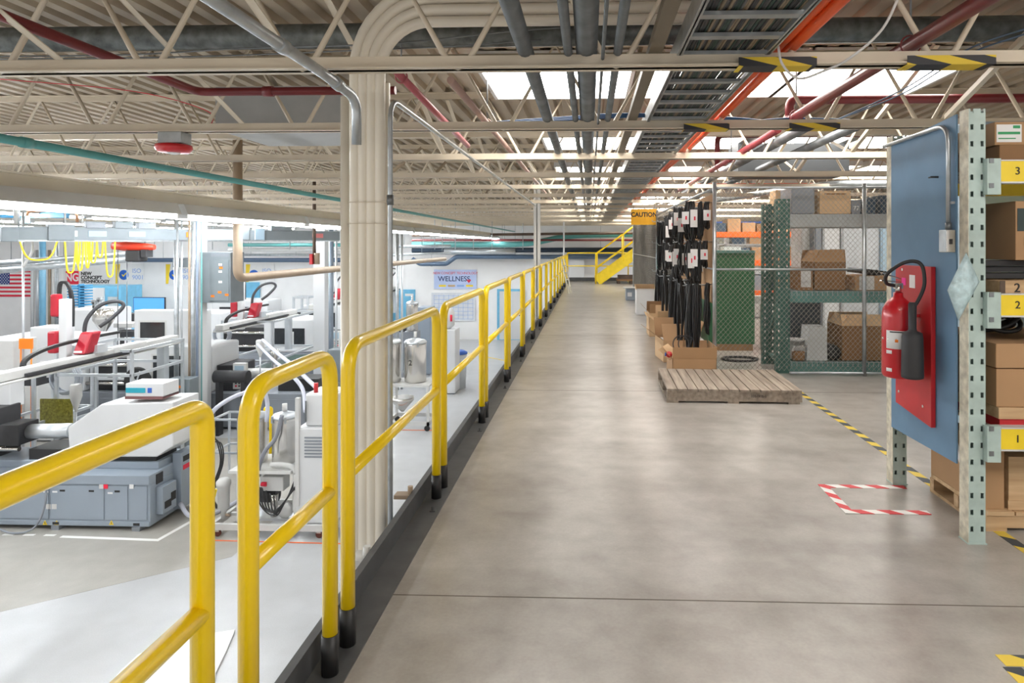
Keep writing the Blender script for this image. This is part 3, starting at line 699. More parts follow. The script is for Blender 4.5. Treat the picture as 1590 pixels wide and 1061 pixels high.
# conduit and switch box on the panel
t = thing('switch_box', 'grey steel switch box with conduit on the blue panel', 'switch', (1.755, 3.15, 1.36))
B().box(1.735, 1.782, 3.165, 3.225, 1.365, 1.475).build('box', galv, t, bevel=0.003)
B().box(1.738, 1.779, 3.162, 3.165, 1.368, 1.472).build('cover_plate', steel, t)
B().box(1.752, 1.766, 3.159, 3.162, 1.405, 1.43).build('switch_toggle', ink, t)
B().cyl((1.765, 3.195, 1.476), (1.765, 3.195, 1.51), 0.014, 12).build('connector', galvd, t)
B().tube(fillet([(1.765, 3.195, 1.50), (1.765, 3.195, 1.99), (1.765, 3.88, 1.985)], 0.10, 7), 0.0105, 12).build('conduit_run', galv, t)
B().box(1.768, 1.783, 3.17, 3.22, 1.60, 1.612).build('conduit_strap', galv, t)
tag(B().cyl((1.745, 3.32, 1.745), (1.783, 3.32, 1.745), 0.005, 8).cyl((1.752, 3.32, 1.745), (1.752, 3.35, 1.745), 0.004, 6).build('coat_hook', ink), 'small black hook screwed into the upper blue panel', 'hook')
# plastic pouch
c = (1.755, 3.06)
pv = [(1.69, 1.19), (1.775, 1.365), (1.835, 1.23), (1.74, 1.05)]
bg = B(); n = 8
vs = []
for i in range(n+1):
    for j in range(n+1):
        u, v_ = i/n, j/n
        x = (pv[0][0]*(1-u)+pv[1][0]*u)*(1-v_)+(pv[3][0]*(1-u)+pv[2][0]*u)*v_
        z = (pv[0][1]*(1-u)+pv[1][1]*u)*(1-v_)+(pv[3][1]*(1-u)+pv[2][1]*u)*v_
        e = min(u, v_, 1-u, 1-v_); vs.append((x, 3.062-0.02*min(1, e*4)+random.uniform(-0.004, 0.004)*(e > 0), z))
nb = len(vs); vs += [(x, 3.068, z) for x, y, z in vs]
fs = []
for i in range(n):
    for j in range(n):
        a = i*(n+1)+j; fs.append((a, a+1, a+n+2, a+n+1)); fs.append((nb+a, nb+a+n+1, nb+a+n+2, nb+a+1))
for i in range(n):
    for a, c2 in ((i, i+1), (n*(n+1)+i, n*(n+1)+i+1), (i*(n+1), (i+1)*(n+1)), (i*(n+1)+n, (i+1)*(n+1)+n)): fs.append((a, c2, nb+c2, nb+a))
bg.add(vs, fs, True)
tag(bg.build('plastic_pouch', bagm), 'pale blue crumpled plastic pouch taped on the rack upright beside the extinguisher', 'bag')

# ---------------------------------------------------------------- cardboard helpers
def carton(name, label, x0, x1, y0, y1, z0, z1, m=card, cat='box', labels=(), tape=True, grp=None, rz=0):
    t = thing(name, label, cat, ((x0+x1)/2, (y0+y1)/2, z0), rz, grp)
    hx_, hy_, h = (x1-x0)/2, (y1-y0)/2, z1-z0
    B().box(-hx_, hx_, -hy_, hy_, 0, h).build('box_body', m, t, bevel=0.003, local=True)
    if tape: B().box(-0.025, 0.025, -hy_-0.0012, hy_, h, h+0.001).box(-0.025, 0.025, -hy_-0.0012, -hy_-0.0002, h*0.75, h).build('packing_tape', cardl, t, local=True)
    for (a, b_, c_, d, mm) in labels:
        B().box(-hx_+a*2*hx_, -hx_+b_*2*hx_, -hy_-0.002, -hy_-0.0005, c_*h, d*h).build('paper_label', mm, t, local=True)
    return t
def open_carton(label, x0, x1, y0, y1, h, z0=0.0, m=card, flaps=(2.2, 2.0, 1.9, 2.1), fl=None, inner=None, rz=0):
    """open box: four walls, floor and four flaps; flap angle from closed (0) to hanging (pi)"""
    t = thing('open_carton', label, 'box', ((x0+x1)/2, (y0+y1)/2, z0), rz)
    a, b_ = (x1-x0)/2, (y1-y0)/2; th = 0.005
    B().box(-a, a, -b_, -b_+th, 0, h).box(-a, a, b_-th, b_, 0, h).box(-a, -a+th, -b_, b_, 0, h).box(a-th, a, -b_, b_, 0, h).box(-a, a, -b_, b_, 0, th).build('box_body', m, t, local=True)
    L = fl or min(a, b_)*0.95
    for k, ang in enumerate(flaps):
        if ang is None: continue
        ca, sa = math.cos(ang)*L, math.sin(ang)*L
        if k == 0: p, q, r = (0, -b_, h), (0, -b_+ca, h+sa), (2*a, 0)
        if k == 1: p, q, r = (0, b_, h), (0, b_-ca, h+sa), (2*a, 0)
        if k == 2: p, q, r = (-a, 0, h), (-a+ca, 0, h+sa), (2*b_, 1)
        if k == 3: p, q, r = (a, 0, h), (a-ca, 0, h+sa), (2*b_, 1)
        d = (Vector(q)-Vector(p)).normalized(); side = Vector((1, 0, 0)) if r[1] == 0 else Vector((0, 1, 0)); nn = d.cross(side)
        pts = [Vector(P_)+side*s*r[0]/2*0.99+nn*w_*0.002 for P_ in (p, q) for s, w_ in ((-1, -1), (1, -1), (1, 1), (-1, 1))]
        B().add(pts, [(0,1,2,3),(7,6,5,4),(0,4,5,1),(1,5,6,2),(2,6,7,3),(3,7,4,0)]).build('flap', inner or m, t, local=True)
    return t
def pallet(label, x0, x1, y0, y1, h, nb, rz=0, m=bark, stringer=None):
    t = thing('wooden_pallet', label, 'pallet', ((x0+x1)/2, (y0+y1)/2, 0), rz)
    a, b_ = (x1-x0)/2, (y1-y0)/2; wdt = 2*a/nb
    for k in range(nb):
        j = random.uniform(-0.006, 0.006)
        B().box(-a+k*wdt+0.005, -a+(k+1)*wdt-0.004, -b_+j-0.005, b_+j, h-0.02, h-0.001+random.uniform(-0.002, 0.002)).build('deck_board', m, t, local=True)
    for yy in (-b_, -0.02, b_-0.04): B().box(-a, a, yy, yy+0.04, 0.018, h-0.021).build('stringer', stringer or m, t, local=True)
    for k in (0.0, 0.45, 0.9): B().box(-a+2*a*k, -a+2*a*k+0.10, -b_, b_, 0, 0.017).build('bottom_board', m, t, local=True)
    return t
# ---------------------------------------------------------------- contents of the near rack
pallet('new pine pallet on the floor under the near rack', 1.96, 2.9, 3.22, 3.74, 0.10, 7, m=pinew)
t = carton('carton', 'brown carton with white strip lying on the floor pallet beneath the blue panel', 1.965, 2.06, 3.24, 3.74, 0.10, 0.42, tape=False)
B().add([(-0.0487, -0.12, 0.12), (-0.0487, -0.06, 0.12), (-0.0487, 0.05, 0.27), (-0.0487, 0.0, 0.29)], [(0, 1, 2, 3)]).build('paper_label', paper, t, local=True)
B().add([(-0.0487, -0.24, 0.17), (-0.0487, -0.15, 0.19), (-0.0487, -0.15, 0.25), (-0.0487, -0.24, 0.24)], [(0, 1, 2, 3)]).build('round_sticker', lblue, t, local=True)
t = thing('wooden_crate', 'knotty plywood crate on the floor pallet of the near rack', 'crate', (2.4, 3.5, 0.1))
B().box(2.08, 2.85, 3.24, 3.72, 0.10, 0.36).build('crate_body', pinew, t, bevel=0.002)
B().box(2.075, 2.855, 3.235, 3.24, 0.10, 0.145).build('crate_batten', pinew, t)
SH1, SH2, SH3 = 0.538, 1.158, 1.778
tag(B().box(1.95, 2.75, 3.1, 3.8, SH1, SH1+0.045).build('red_board', redb), 'red and brown board on the lowest shelf of the near rack', 'board')
tag(B().box(1.94, 2.8, 3.09, 3.75, SH1+0.0455, SH1+0.10).build('plywood_board', pinew, bevel=0.003), 'plywood board under the large brown carton on the lowest shelf', 'board')
LC = carton('carton', 'large brown telescoping carton on the lowest shelf of the near rack', 1.935, 2.62, 3.10, 3.72, SH1+0.101, SH1+0.28, labels=(), tape=False)
B().box(1.928, 2.627, 3.092, 3.728, SH1+0.285, SH1+0.40).build('lid', card, LC, bevel=0.003)
b = B()
for k in range(5):
    b.tube([(2.10+0.1*math.cos(a)*(1+0.05*k), 3.35+0.02*k+0.07*math.sin(a), 1.02+0.05*math.sin(a*1+k)) for a in [2*PI*i/18 for i in range(18)]], 0.012, 6, closed=True)
tag(b.build('hose_coil', black), 'black hose coil lying on the brown lid under the middle yellow beam', 'hose')
t = thing('wooden_crate', 'pine crate end marked in black ink on the middle shelf of the near rack', 'crate', (2.2, 3.4, SH2+0.015))
B().box(1.95, 2.7, 3.10, 3.7, SH2, SH2+0.075).build('crate_body', pinew, t, bevel=0.002); text('2', 0.06, (2.03, 3.098, SH2+0.04), ink, t)
for q in (1.95, 2.10): B().box(q, q+0.025, 3.098, 3.1, SH2, SH2+0.075).build('crate_batten', rust, t)
for k, (x0, a, lab) in enumerate(((1.93, 0.02, 'flat black steel bar resting on the pine crate, lowest of the stack'), (1.97, -0.05, 'flat black steel bar in the middle of the stack on the pine crate'), (1.92, 0.07, 'flat black steel bar on top of the stack on the pine crate'))):
    tag(B().obox((x0+0.42, 3.28+0.02*k, SH2+0.092+k*0.031), (0.84, 0.11, 0.026), (0, 0, a)).build('steel_bar', blackm, bevel=0.002), lab, 'bar')
t = carton('carton', 'tall brown carton with dark printed logo above the black bars', 2.075, 2.45, 3.18, 3.5, SH2+0.17, SH2+0.455, m=card, tape=False)
B().box(-0.18, 0.1, -0.1625, -0.1605, 0.14, 0.25).build('printed_block', mat('print green black', (0.03, 0.05, 0.05), 0.6), t, local=True)
text('De', 0.07, (2.165, 3.0165+0.0, SH2+0.17+0.215), cardl, t); text('Bos', 0.06, (2.155, 3.0165, SH2+0.17+0.09), ink, t)
for ch in t.children:
    if ch.name.startswith('lettering'): ch.location.y += 0.16
carton('carton', 'flat dark brown carton on the top shelf under the green labelled cartons', 1.95, 2.5, 3.1, 3.6, SH3, SH3+0.095, m=card2, tape=False)
for k, lab in enumerate(('carton with green and white label at the left end of the top shelf', 'carton with green and white label cut by the picture edge on the top shelf')):
    x0 = 1.94+k*0.165
    t = carton('carton', lab, x0, x0+0.15, 3.12, 3.45, SH3+0.097, SH3+0.207, m=card, tape=False, labels=((0.05, 0.82, 0.12, 0.88, paper),))
    B().box(-0.062, 0.04, -0.1685, -0.1673, 0.050, 0.062).box(0.008, 0.04, -0.1685, -0.1673, 0.078, 0.092).box(-0.06, 0.02, -0.1685, -0.1673, 0.028, 0.033).build('green_print', greenink, t, local=True)
tag(B().box(2.02, 2.6, 3.5, 3.8, SH3+0.097, 2.06).build('plastic_tote', lblue, bevel=0.01), 'pale blue tote behind the green labelled cartons on the top shelf', 'tote')
t = thing('steel_cabinet', 'pale blue steel cabinet standing behind the near rack', 'cabinet', (2.75, 4.4, 0))
B().box(2.5, 3.3, 4.2, 4.8, 0, 1.85).build('cabinet_body', lblue, t, bevel=0.005)
B().box(2.51, 3.29, 4.19, 4.2, 0.05, 1.52).build('door', lblue, t, bevel=0.002); B().box(2.51, 3.29, 4.19, 4.2, 1.54, 1.83).build('drawer', lblue, t, bevel=0.002)
B().box(2.66, 2.72, 4.187, 4.19, 1.40, 1.46).build('orange_label', orangel, t)

for o in set(COL.objects)-_before:
    if o.parent is None and 'behind the near rack' not in o.get('label', ''): o.location.x -= 0.02

# ================================================================ FLOOR TAPES AND PALLET
def tape(pts, wd, m, label, zz=0.0012):
    b = B()
    for a, c in zip(pts[:-1], pts[1:]):
        zz += 0.0005; a, c = Vector((*a, 0)), Vector((*c, 0)); d = (c-a).normalized(); n = Vector((-d.y, d.x, 0))*wd/2; e = d*wd/2*(len(pts) > 2)
        q = [a-e-n, c+e-n, c+e+n, a-e+n]
        b.add([(p.x, p.y, 0.0003) for p in q]+[(p.x, p.y, zz) for p in q], [(0,3,2,1),(4,5,6,7),(0,1,5,4),(1,2,6,5),(2,3,7,6),(3,0,4,7)])
    return tag(b.build('floor_tape', m), label, 'tape')
tape([(2.0, 2.4), (2.0, 6.3)], 0.055, ybtape, 'long yellow and black striped tape line running from the pallet past the rack post')
tape([(3.0, 2.22), (1.385, 2.22)], 0.06, ybtape, 'yellow and black tape strip at the lower right corner, crosswise part')
tape([(1.40, 2.185), (1.40, -0.5)], 0.06, ybtape, 'yellow and black tape strip leaving the picture at the lower right corner')
tape([(1.80, 3.79), (1.36, 3.79), (1.36, 3.43), (1.75, 3.43)], 0.05, rwtape, 'red and white striped tape marking a square on the floor below the extinguisher')
p = pallet('weathered wooden pallet lying on the floor in front of the storage cage', 0.70, 1.88, 5.74, 6.68, 0.125, 13, rz=-0.02)
text('1051916-1', 0.035, (1.50, 5.263, 0.07), ink, p, '-y', 'stencil', sx=0.9)
for ch in p.children:
    if ch.name.startswith('stencil'): ch.location.y += 0.462

# ================================================================ STORAGE CAGE
def chain(b, p0, udir, W, H, pitch=0.052, r=0.0014):
    p0, u = Vector(p0), Vector(udir).normalized(); n = u.cross(Vector((0, 0, 1))); A = 1.12
    def seg(c, s):
        # line z = A*(s*x)+c clipped to the rectangle
        pts = []
        for x in (0, W):
            z = A*s*x+c
            if 0 <= z <= H: pts.append((x, z))
        for z in (0, H):
            x = (z-c)/(A*s)
            if 0 < x < W: pts.append((x, z))
        if len(pts) >= 2:
            a, d = pts[0], max(pts[1:], key=lambda q: abs(q[0]-pts[0][0]))
            off = n*(0.0015*s)
            b.bar(p0+u*a[0]+Vector((0, 0, a[1]))+off, p0+u*d[0]+Vector((0, 0, d[1]))+off, 2*r, 2*r)
    c = -A*W
    while c < H: seg(c, 1); c += pitch*A
    c = 0
    while c < H+A*W: seg(c, -1); c += pitch*A
    return b
CX = 1.35
t = thing('wire_cage', 'chain link storage cage with galvanised posts behind the wooden pallet', 'fence', (2.5, 7.0, 0))
FT = 2.02
for i, (x, y, z1) in enumerate(((CX, 7.0, 2.08), (X(1342, 7), 7.0, 2.06), (X(1550, 7.0), 7.0, 2.06), (CX, 12.9, 2.1), (CX, 19.8, 2.1))):
    B().cyl((x, y, 0.0), (x, y, z1), 0.021, 12).build('post', galv, t)
x2 = X(1342, 7); x3 = X(1550, 7)
B().cyl((CX, 7, FT), (x3, 7, FT), 0.012, 8).cyl((CX, 7, 1.14), (x2, 7, 1.14), 0.012, 8).cyl((CX+0.8, 7, 0.03), (x3, 7, 0.03), 0.014, 8).build('rail', galv, t)
B().cyl((CX, 7, FT), (CX, 19.8, FT), 0.014, 8).cyl((CX, 7, 1.14), (CX, 19.8, 1.14), 0.010, 8).build('rail', galv, t)
chain(B(), (CX+0.02, 7.0, 0.05), (1, 0, 0), x2-CX-0.04, FT-0.05).build('chain_mesh', cwire, t)
chain(B(), (x2+0.02, 7.0, 0.05), (1, 0, 0), x3-x2-0.04, FT-0.05).build('chain_mesh', cwire, t)
chain(B(), (CX, 10.2, 0.05), (0, 1, 0), 9.5, FT-0.05, 0.07, 0.0018).build('chain_mesh', cwire, t)
b = B()
y = 10.0
while y < 19.7: b.box(CX+0.008, CX+0.016, y, y+0.065, 0.06, FT-0.06); y += 0.072
b.build('privacy_slats', darkwire, t)
tag(B().box(CX+0.025, CX+0.04, 7.1, 9.9, 0.75, 1.97).build('plywood_sheet', card), 'brown plywood board behind the hanging black cables', 'panel')
t = thing('green_post', 'grey green rack post between the cables and the dark slats', 'rack', (CX-0.05, 12.7, 0))
slotted(B(), 1.31, 1.40, 12.6, 0.0, 1.72).build('upright', rackgreen, t)
for z in (0.32, 0.9): B().box(1.40, 1.6, 12.6, 12.64, z, z+0.08).build('beam', greenb, t)
# caution sign
sx0, sx1 = X(980, 13.0), X(1020, 13.0); sz0, sz1 = Z(349.5, 13), Z(325, 13)
t = thing('caution_sign', 'orange yellow CAUTION sign hanging at the corner of the cage', 'sign', ((sx0+sx1)/2, 13, sz0))
B().box(sx0, sx1, 13.0, 13.01, sz0, sz1).build('sign_board', caut, t)
text('CAUTION', 0.125, ((sx0+sx1)/2, 12.998, Z(334, 13)), ink, t, '-y', sx=0.92, bold=0.004)
B().cyl((sx0+0.05, 13.005, sz1), (sx0+0.05, 13.005, 2.25), 0.004, 6).cyl((sx1-0.05, 13.005, sz1), (sx1-0.05, 13.005, 2.25), 0.004, 6).build('hanging_wire', galvd, t)
# hooks with black cables
def coil(label, L, wd, tagc, grp, n=5, rr=0.0095):
    t = thing('hanging_cable', label, 'cable', (0, 0, 0), 0, grp)
    b = B()
    for k in range(n):
        pts = []; l, w_ = L*random.uniform(0.88, 1.05), wd*random.uniform(0.7, 1.1); ox = random.uniform(-0.02, 0.02)
        for i in range(20):
            a = 2*PI*i/20; f = (1-math.cos(a))/2
            pts.append((ox+random.uniform(-0.004, 0.004)+0.012*math.sin(a*2+k), w_*math.sin(a)*(0.55+0.45*f), 0.008-l*f))
        b.tube(pts, rr, 5, closed=True)
    b.build('cable_loop', black, t, local=True)
    if tagc:
        h = random.uniform(0.13, 0.21)
        z = -L*random.uniform(0.3, 0.5); g = B().box(-0.04, 0.04, -wd-0.02, -wd-0.017, z-h/2, z+h/2).build('paper_tag', tagc, t, local=True)
        B().box(0.0, 0.018, -wd-0.0215, -wd-0.0202, z-0.02, z+0.02).build('red_mark', redink, g, local=True)
    return t
proto = []
for k in range(3):
    proto.append((coil('black cable loops with a white tag on the cage wall hooks', 0.36+0.03*k, 0.05, paper, 'tagged cables on the cage wall'),
                  coil('untagged black cable loops on the cage wall hooks', 0.40+0.04*k, 0.06, None, 'untagged cables on the cage wall')))
hk = 0
rowz = (1.88, 1.44, 0.96)
for ri, z in enumerate(rowz):
    for yi, y in enumerate((7.28, 7.72, 8.2, 8.75, 9.35, 10.1, 11.0)):
        zz = z-(0.04 if yi % 2 else 0)-(0.08 if yi > 3 and ri == 0 else 0)
        t = tag(B().cyl((CX+0.03, y, zz), (CX-0.27, y, zz), 0.005, 8).cyl((CX-0.27, y, zz), (CX-0.285, y, zz+0.03), 0.005, 8).build('wall_hook', galv), 'steel hook rod holding black cables on the cage wall', 'hook', 'hook rods on the cage wall')
        for j in range(4):
            if yi > 4 and j == 3: continue
            x = CX-0.045-j*0.066+random.uniform(-0.02, 0.02)
            tg = ri < 2 and ((yi in (0, 1, 3) and j != 1) or (yi in (2, 4) and j == 3))
            src = proto[(j+yi) % 3][0 if tg else 1]
            sc = (1, 1, (1.0, 1.08, 1.75)[ri]*random.uniform(0.75, 1.15))
            dup(src, (x, y+random.uniform(-0.01, 0.01), zz), random.uniform(-0.6, 0.6), scale=sc); hk += 1
for a, b_ in proto:
    for o in (a, b_):
        for c in list(o.children_recursive): bpy.data.objects.remove(c)
        bpy.data.objects.remove(o)
# cartons below the cables
t = open_carton('open brown carton right behind the pallet at the cage post', 0.87, 1.33, 6.78, 7.0+0.28, 0.21, flaps=(1.75, 2.0, 2.3, 1.6), fl=0.125, m=card)
for k in range(2):
    tag(B().tube([(0.99+0.06*k+0.085*math.cos(a), 7.0+0.02*k+0.02*math.sin(a), 0.33+0.09*math.sin(a)) for a in [2*PI*i/24 for i in range(24)]], 0.006, 8, closed=True).build('cable_ring', blackm), ('black cable ring standing out of the open carton, left one', 'black cable ring standing out of the open carton, right one')[k], 'cable')
open_carton('open light cardboard carton with a raised flap, second from the pallet', 0.86, 1.28, 7.75, 8.25, 0.26, flaps=(0.9, 2.0, 2.5, 1.9), fl=0.23, m=cardl, inner=card, rz=0.1)
tag(B().obox((1.08, 8.0, 0.2), (0.3, 0.35, 0.01), (0.15, 0.1, 0.3)).build('paper_sheet', paper), 'white paper sheet lying in the second open carton', 'paper')
open_carton('open brown carton farther along the cage wall, third from the pallet', 0.95, 1.30, 8.9, 9.4, 0.34, flaps=(2.1, 1.8, 2.6, 1.7), fl=0.19, m=card, inner=cardl, rz=-0.05)
open_carton('small light carton next to the white carton along the cage wall', 0.92, 1.28, 9.9, 10.4, 0.36, flaps=(1.9, 1.3, 2.3, 1.5), fl=0.15, m=cardl, inner=card)
tag(B().obox((0.86, 7.02, 0.245), (0.13, 0.30, 0.006), (0.25, -0.5, 0.2)).build('cardboard_flap', cardl), 'loose pale cardboard strip sticking out of the open carton at the pallet', 'cardboard')
t = thing('valve_knob', 'small red and blue plastic valve knob on the carton beside the pallet', 'valve', (0.86, 6.9, 0.24)); B().lathe([(0.005, 0.21), (0.03, 0.222), (0.035, 0.245), (0.025, 0.27), (0.005, 0.278)], (0.845, 6.85, 0), 12).build('knob', red, t); B().cyl((0.80, 6.85, 0.245), (0.812, 6.85, 0.245), 0.02, 10).build('cap', cobalt, t)
t = open_carton('tall white carton standing in the aisle by the dark slats', X(988, 13.1), X(1018, 13.1), 13.0, 13.4, 0.50, flaps=(None, 1.3, 1.8, 1.7), fl=0.10, m=paper, inner=cardl)
t = thing('waste_bin', 'grey lidded bin on the floor beyond the white carton', 'bin', (1.05, 16.5, 0))
B().box(0.93, 1.24, 16.4, 16.8, 0, 0.30).build('bin_body', grey, t, bevel=0.01); B().box(0.88, 1.28, 16.35, 16.85, 0.301, 0.32).build('lid', offwhite, t); B().box(0.97, 1.08, 16.396, 16.4, 0.10, 0.2).build('paper_label', paper, t)
# ---------------------------------------------------------------- green cabinet
gx0, gx1 = X(1112, 8.6), X(1172, 8.6)
t = thing('green_cabinet', 'dark green steel cabinet on a wooden base inside the cage', 'cabinet', ((gx0+gx1)/2, 8.9, 0.0))
B().box(gx0-0.1, gx1, 8.6, 9.2, 0.09, Z(393, 8.6)).build('cabinet_body', green, t, bevel=0.006)
B().box(gx0-0.1, gx1, 8.58, 9.2, Z(393, 8.6), Z(389, 8.6)).build('top_plate', greenb, t)
B().box(gx0-0.05, gx1-0.02, 8.62, 9.2, 0.0, 0.088).build('wooden_base', card, t)
zt = Z(389, 8.6)
tag(B().box(gx0+0.12, gx0+0.35, 8.7, 8.9, zt, zt+0.05).build('label_box', paper), 'white label strip box on the green cabinet', 'box')
tag(B().tube([(1.83+0.2*math.cos(a)*(1+0.02*k), 7.9+0.14*math.sin(a), 0.012+0.010*(k//3)) for k in range(6) for a in [2*PI*i/16 for i in range(16)]], 0.011, 6).build('hose_coil', black), 'black cable coil on the floor in front of the green cabinet', 'cable')
tag(B().box(gx1+0.12, gx1+0.22, 8.7, 8.8, 0, 0.62).box(gx1+0.02, gx1+0.5, 8.68, 8.82, 0.62, 0.72).build('white_stand', offwhite), 'white metal stand between the green cabinet and green rack', 'stand')

# ---------------------------------------------------------------- dark green pallet rack
GY, GX0 = 7.12, X(1205, 7.12)
t = thing('storage_rack', 'dark green pallet rack with wire shelves inside the chain link cage', 'rack', (GX0+0.1, GY+0.3, 0))
GX1 = GX0+2.6
for x in (GX0, GX1):
    for y, z1 in ((GY, Z(310, GY)), (GY+0.55, Z(318, GY+0.55))):
        upright(B(), x, x+0.15, y, 0.07, z1, False, False).build('upright', rackgreen, t)
    B().bar((x+0.08, GY+0.07, 1.5), (x+0.08, GY+0.55, 0.9), 0.03, 0.03).bar((x+0.08, GY+0.07, 0.9), (x+0.08, GY+0.55, 0.35), 0.03, 0.03).bar((x+0.08, GY+0.07, 0.12), (x+0.08, GY+0.55, 0.12), 0.04, 0.04).bar((x+0.08, GY+0.07, 1.7), (x+0.08, GY+0.55, 1.7), 0.04, 0.04).build('frame_brace', rackgreen, t)
for (z0, z1, m, nm) in ((Z(353, GY), Z(334, GY), mat('light grey beam paint', (0.40, 0.42, 0.42), 0.5), 'top_beam'), (Z(469, GY), Z(452, GY), greenb, 'beam'), (Z(576, GY), Z(560, GY), greenb, 'beam')):
    for y in (GY+0.015, GY+0.57): B().box(GX0+0.15, GX1, y, y+0.045, z0, z1).box(GX0+0.15, GX1, y-0.008, y, z1-0.012, z1).build(nm, m, t)
    b = B()
    zz = z1+0.004
    x = GX0+0.17
    while x < GX1: b.box(x, x+0.005, GY+0.01, GY+0.61, zz, zz+0.005).box(x, x+0.005, GY+0.004, GY+0.009, zz-0.05, zz); x += 0.055
    for q in (0.01, 0.2, 0.4, 0.6): b.box(GX0+0.16, GX1, GY+q, GY+q+0.006, zz-0.005, zz)
    b.build('wire_deck', galv, t)
Z1, Z2, Z3 = Z(334, GY)+0.010, Z(452, GY)+0.010, Z(560, GY)+0.010
def gx(p): return X(p, GY+0.1)
carton('carton', 'orange brown carton with printed slot on top of the green rack', gx(1272), gx(1320), GY+0.08, GY+0.45, Z1, Z(298, GY+.08), m=cardl, labels=((0.15, 0.85, 0.84, 0.9, card2),))
t = tag(B().box(gx(1228), gx(1264), GY+0.08, GY+0.5, Z1, Z(292, GY+.08)).build('plastic_tote', grey2, bevel=0.01), 'grey tote on top of the green rack left of the orange carton', 'tote')
carton('carton', 'small orange carton lying at the left end above the green rack', gx(1222), gx(1240), GY+0.28-0.0+0.25, GY+0.58+0.2, Z1, Z(296, GY+.5), m=cardl, tape=False)
for a, b_, zt_, lab in ((1343, 1360, 310, 'navy blue bin on top of the green rack behind the fence post'), (1367, 1391, 305, 'larger navy blue bin on top of the green rack by the blue panel'), (1321, 1337, 312, 'grey bin marked 77 on top of the green rack')):
    t = thing('storage_bin', lab, 'bin', (gx((a+b_)/2), GY+0.2, Z1)); x0, x1 = gx(a), gx(b_); h = Z(zt_, GY+.1)-Z1
    B().prism([(x0+0.01, Z1), (x1-0.01, Z1), (x1, Z1+h), (x0, Z1+h)], GY+0.1, GY+0.4).build('bin_body', navy if a > 1330 else grey2, t)
    B().box(x0-0.006, x1+0.006, GY+0.094, GY+0.406, Z1+h-0.015, Z1+h).build('rim', navy if a > 1330 else grey2, t)
    if a < 1330: text('77', 0.07, ((x0+x1)/2, GY+0.092, Z1+0.06), paper, t)
open_carton('open brown carton on the middle shelf of the green rack', gx(1262), gx(1311), GY+0.06, GY+0.5, Z(407, GY)-Z2, Z2, flaps=(1.35, 1.2, 1.1, 1.5), fl=0.14, m=card2, inner=card)
carton('carton', 'brown carton with picture label on the middle shelf of the green rack', gx(1238), gx(1260), GY+0.05, GY+0.4, Z2, Z(417, GY), m=card2, tape=False, labels=((0.15, 0.85, 0.15, 0.9, offwhite),))
carton('carton', 'long flat brown carton at the right of the middle rack shelf', gx(1325), gx(1430), GY+0.05, GY+0.5, Z2, Z(428, GY), m=card, tape=False, labels=((0.06, 0.28, 0.05, 0.98, offwhite),))
tag(B().obox((gx(1365), GY+0.28, Z(428, GY)+0.03), (0.42, 0.3, 0.05), (0, 0.12, 0.2)).build('folded_bag', black), 'black folded bag lying on the long flat carton', 'bag')
t = thing('paint_bucket', 'white bucket at the left of the bottom rack shelf', 'bucket', (gx(1240), GY+0.25, Z3))
B().lathe([(0.075, 0), (0.09, 0.2), (0.095, 0.2), (0.095, 0.22)], (gx(1240), GY+0.2, Z3), 18).build('bucket_body', offwhite, t)
tag(B().prism([(gx(1250), Z3), (gx(1282), Z3), (gx(1281), Z(507, GY)), (gx(1254), Z(507, GY))], GY+0.05, GY+0.3).build('white_box', mat('grimy white box', (0.50, 0.52, 0.52), 0.6)), 'grimy white box with open top on the bottom rack shelf', 'box')
open_carton('small brown carton with light flaps at the left of the bottom rack shelf', gx(1229), gx(1247), GY+0.04, GY+0.09+0.0, 0.10, Z3, flaps=(None, 1.2, 1.2, 1.4), fl=0.06, m=card2, inner=offwhite)
open_carton('open brown carton marked with letters at the right of the bottom rack shelf', gx(1305), gx(1368), GY+0.06, GY+0.5, Z(505, GY)-Z3, Z3, flaps=(1.2, 1.1, 1.0, None), fl=0.13, m=card2, inner=cardl)
t = thing('motor', 'black round motor between the cartons on the bottom rack shelf', 'motor', (gx(1292), GY+0.2, Z3))
B().lathe([(0.04, 0), (0.085, 0.01), (0.085, 0.2), (0.05, 0.22)], (gx(1292), GY+0.06, Z3+0.085), 18, 'y').build('motor_body', black, t)
tag(B().box(gx(1237), gx(1292), GY+0.45, GY+0.52, Z3, Z(468, GY)).build('panel_sheet', mat('slate sheet', (0.07, 0.09, 0.11), 0.4)), 'dark slate sheet standing at the back of the bottom rack shelf', 'panel')
tag(B().tube(smooth_path([(gx(1370), GY+0.2, Z3+0.02), (gx(1372), GY+0.2, Z3+0.2), (gx(1366), GY+0.22, Z3+0.35), (gx(1376), GY+0.25, Z3+0.45), (gx(1385), GY+0.25, Z3+0.3)], 6), 0.015, 8).build('white_hose', offwhite), 'white bent hose at the right end of the bottom rack shelf', 'hose')
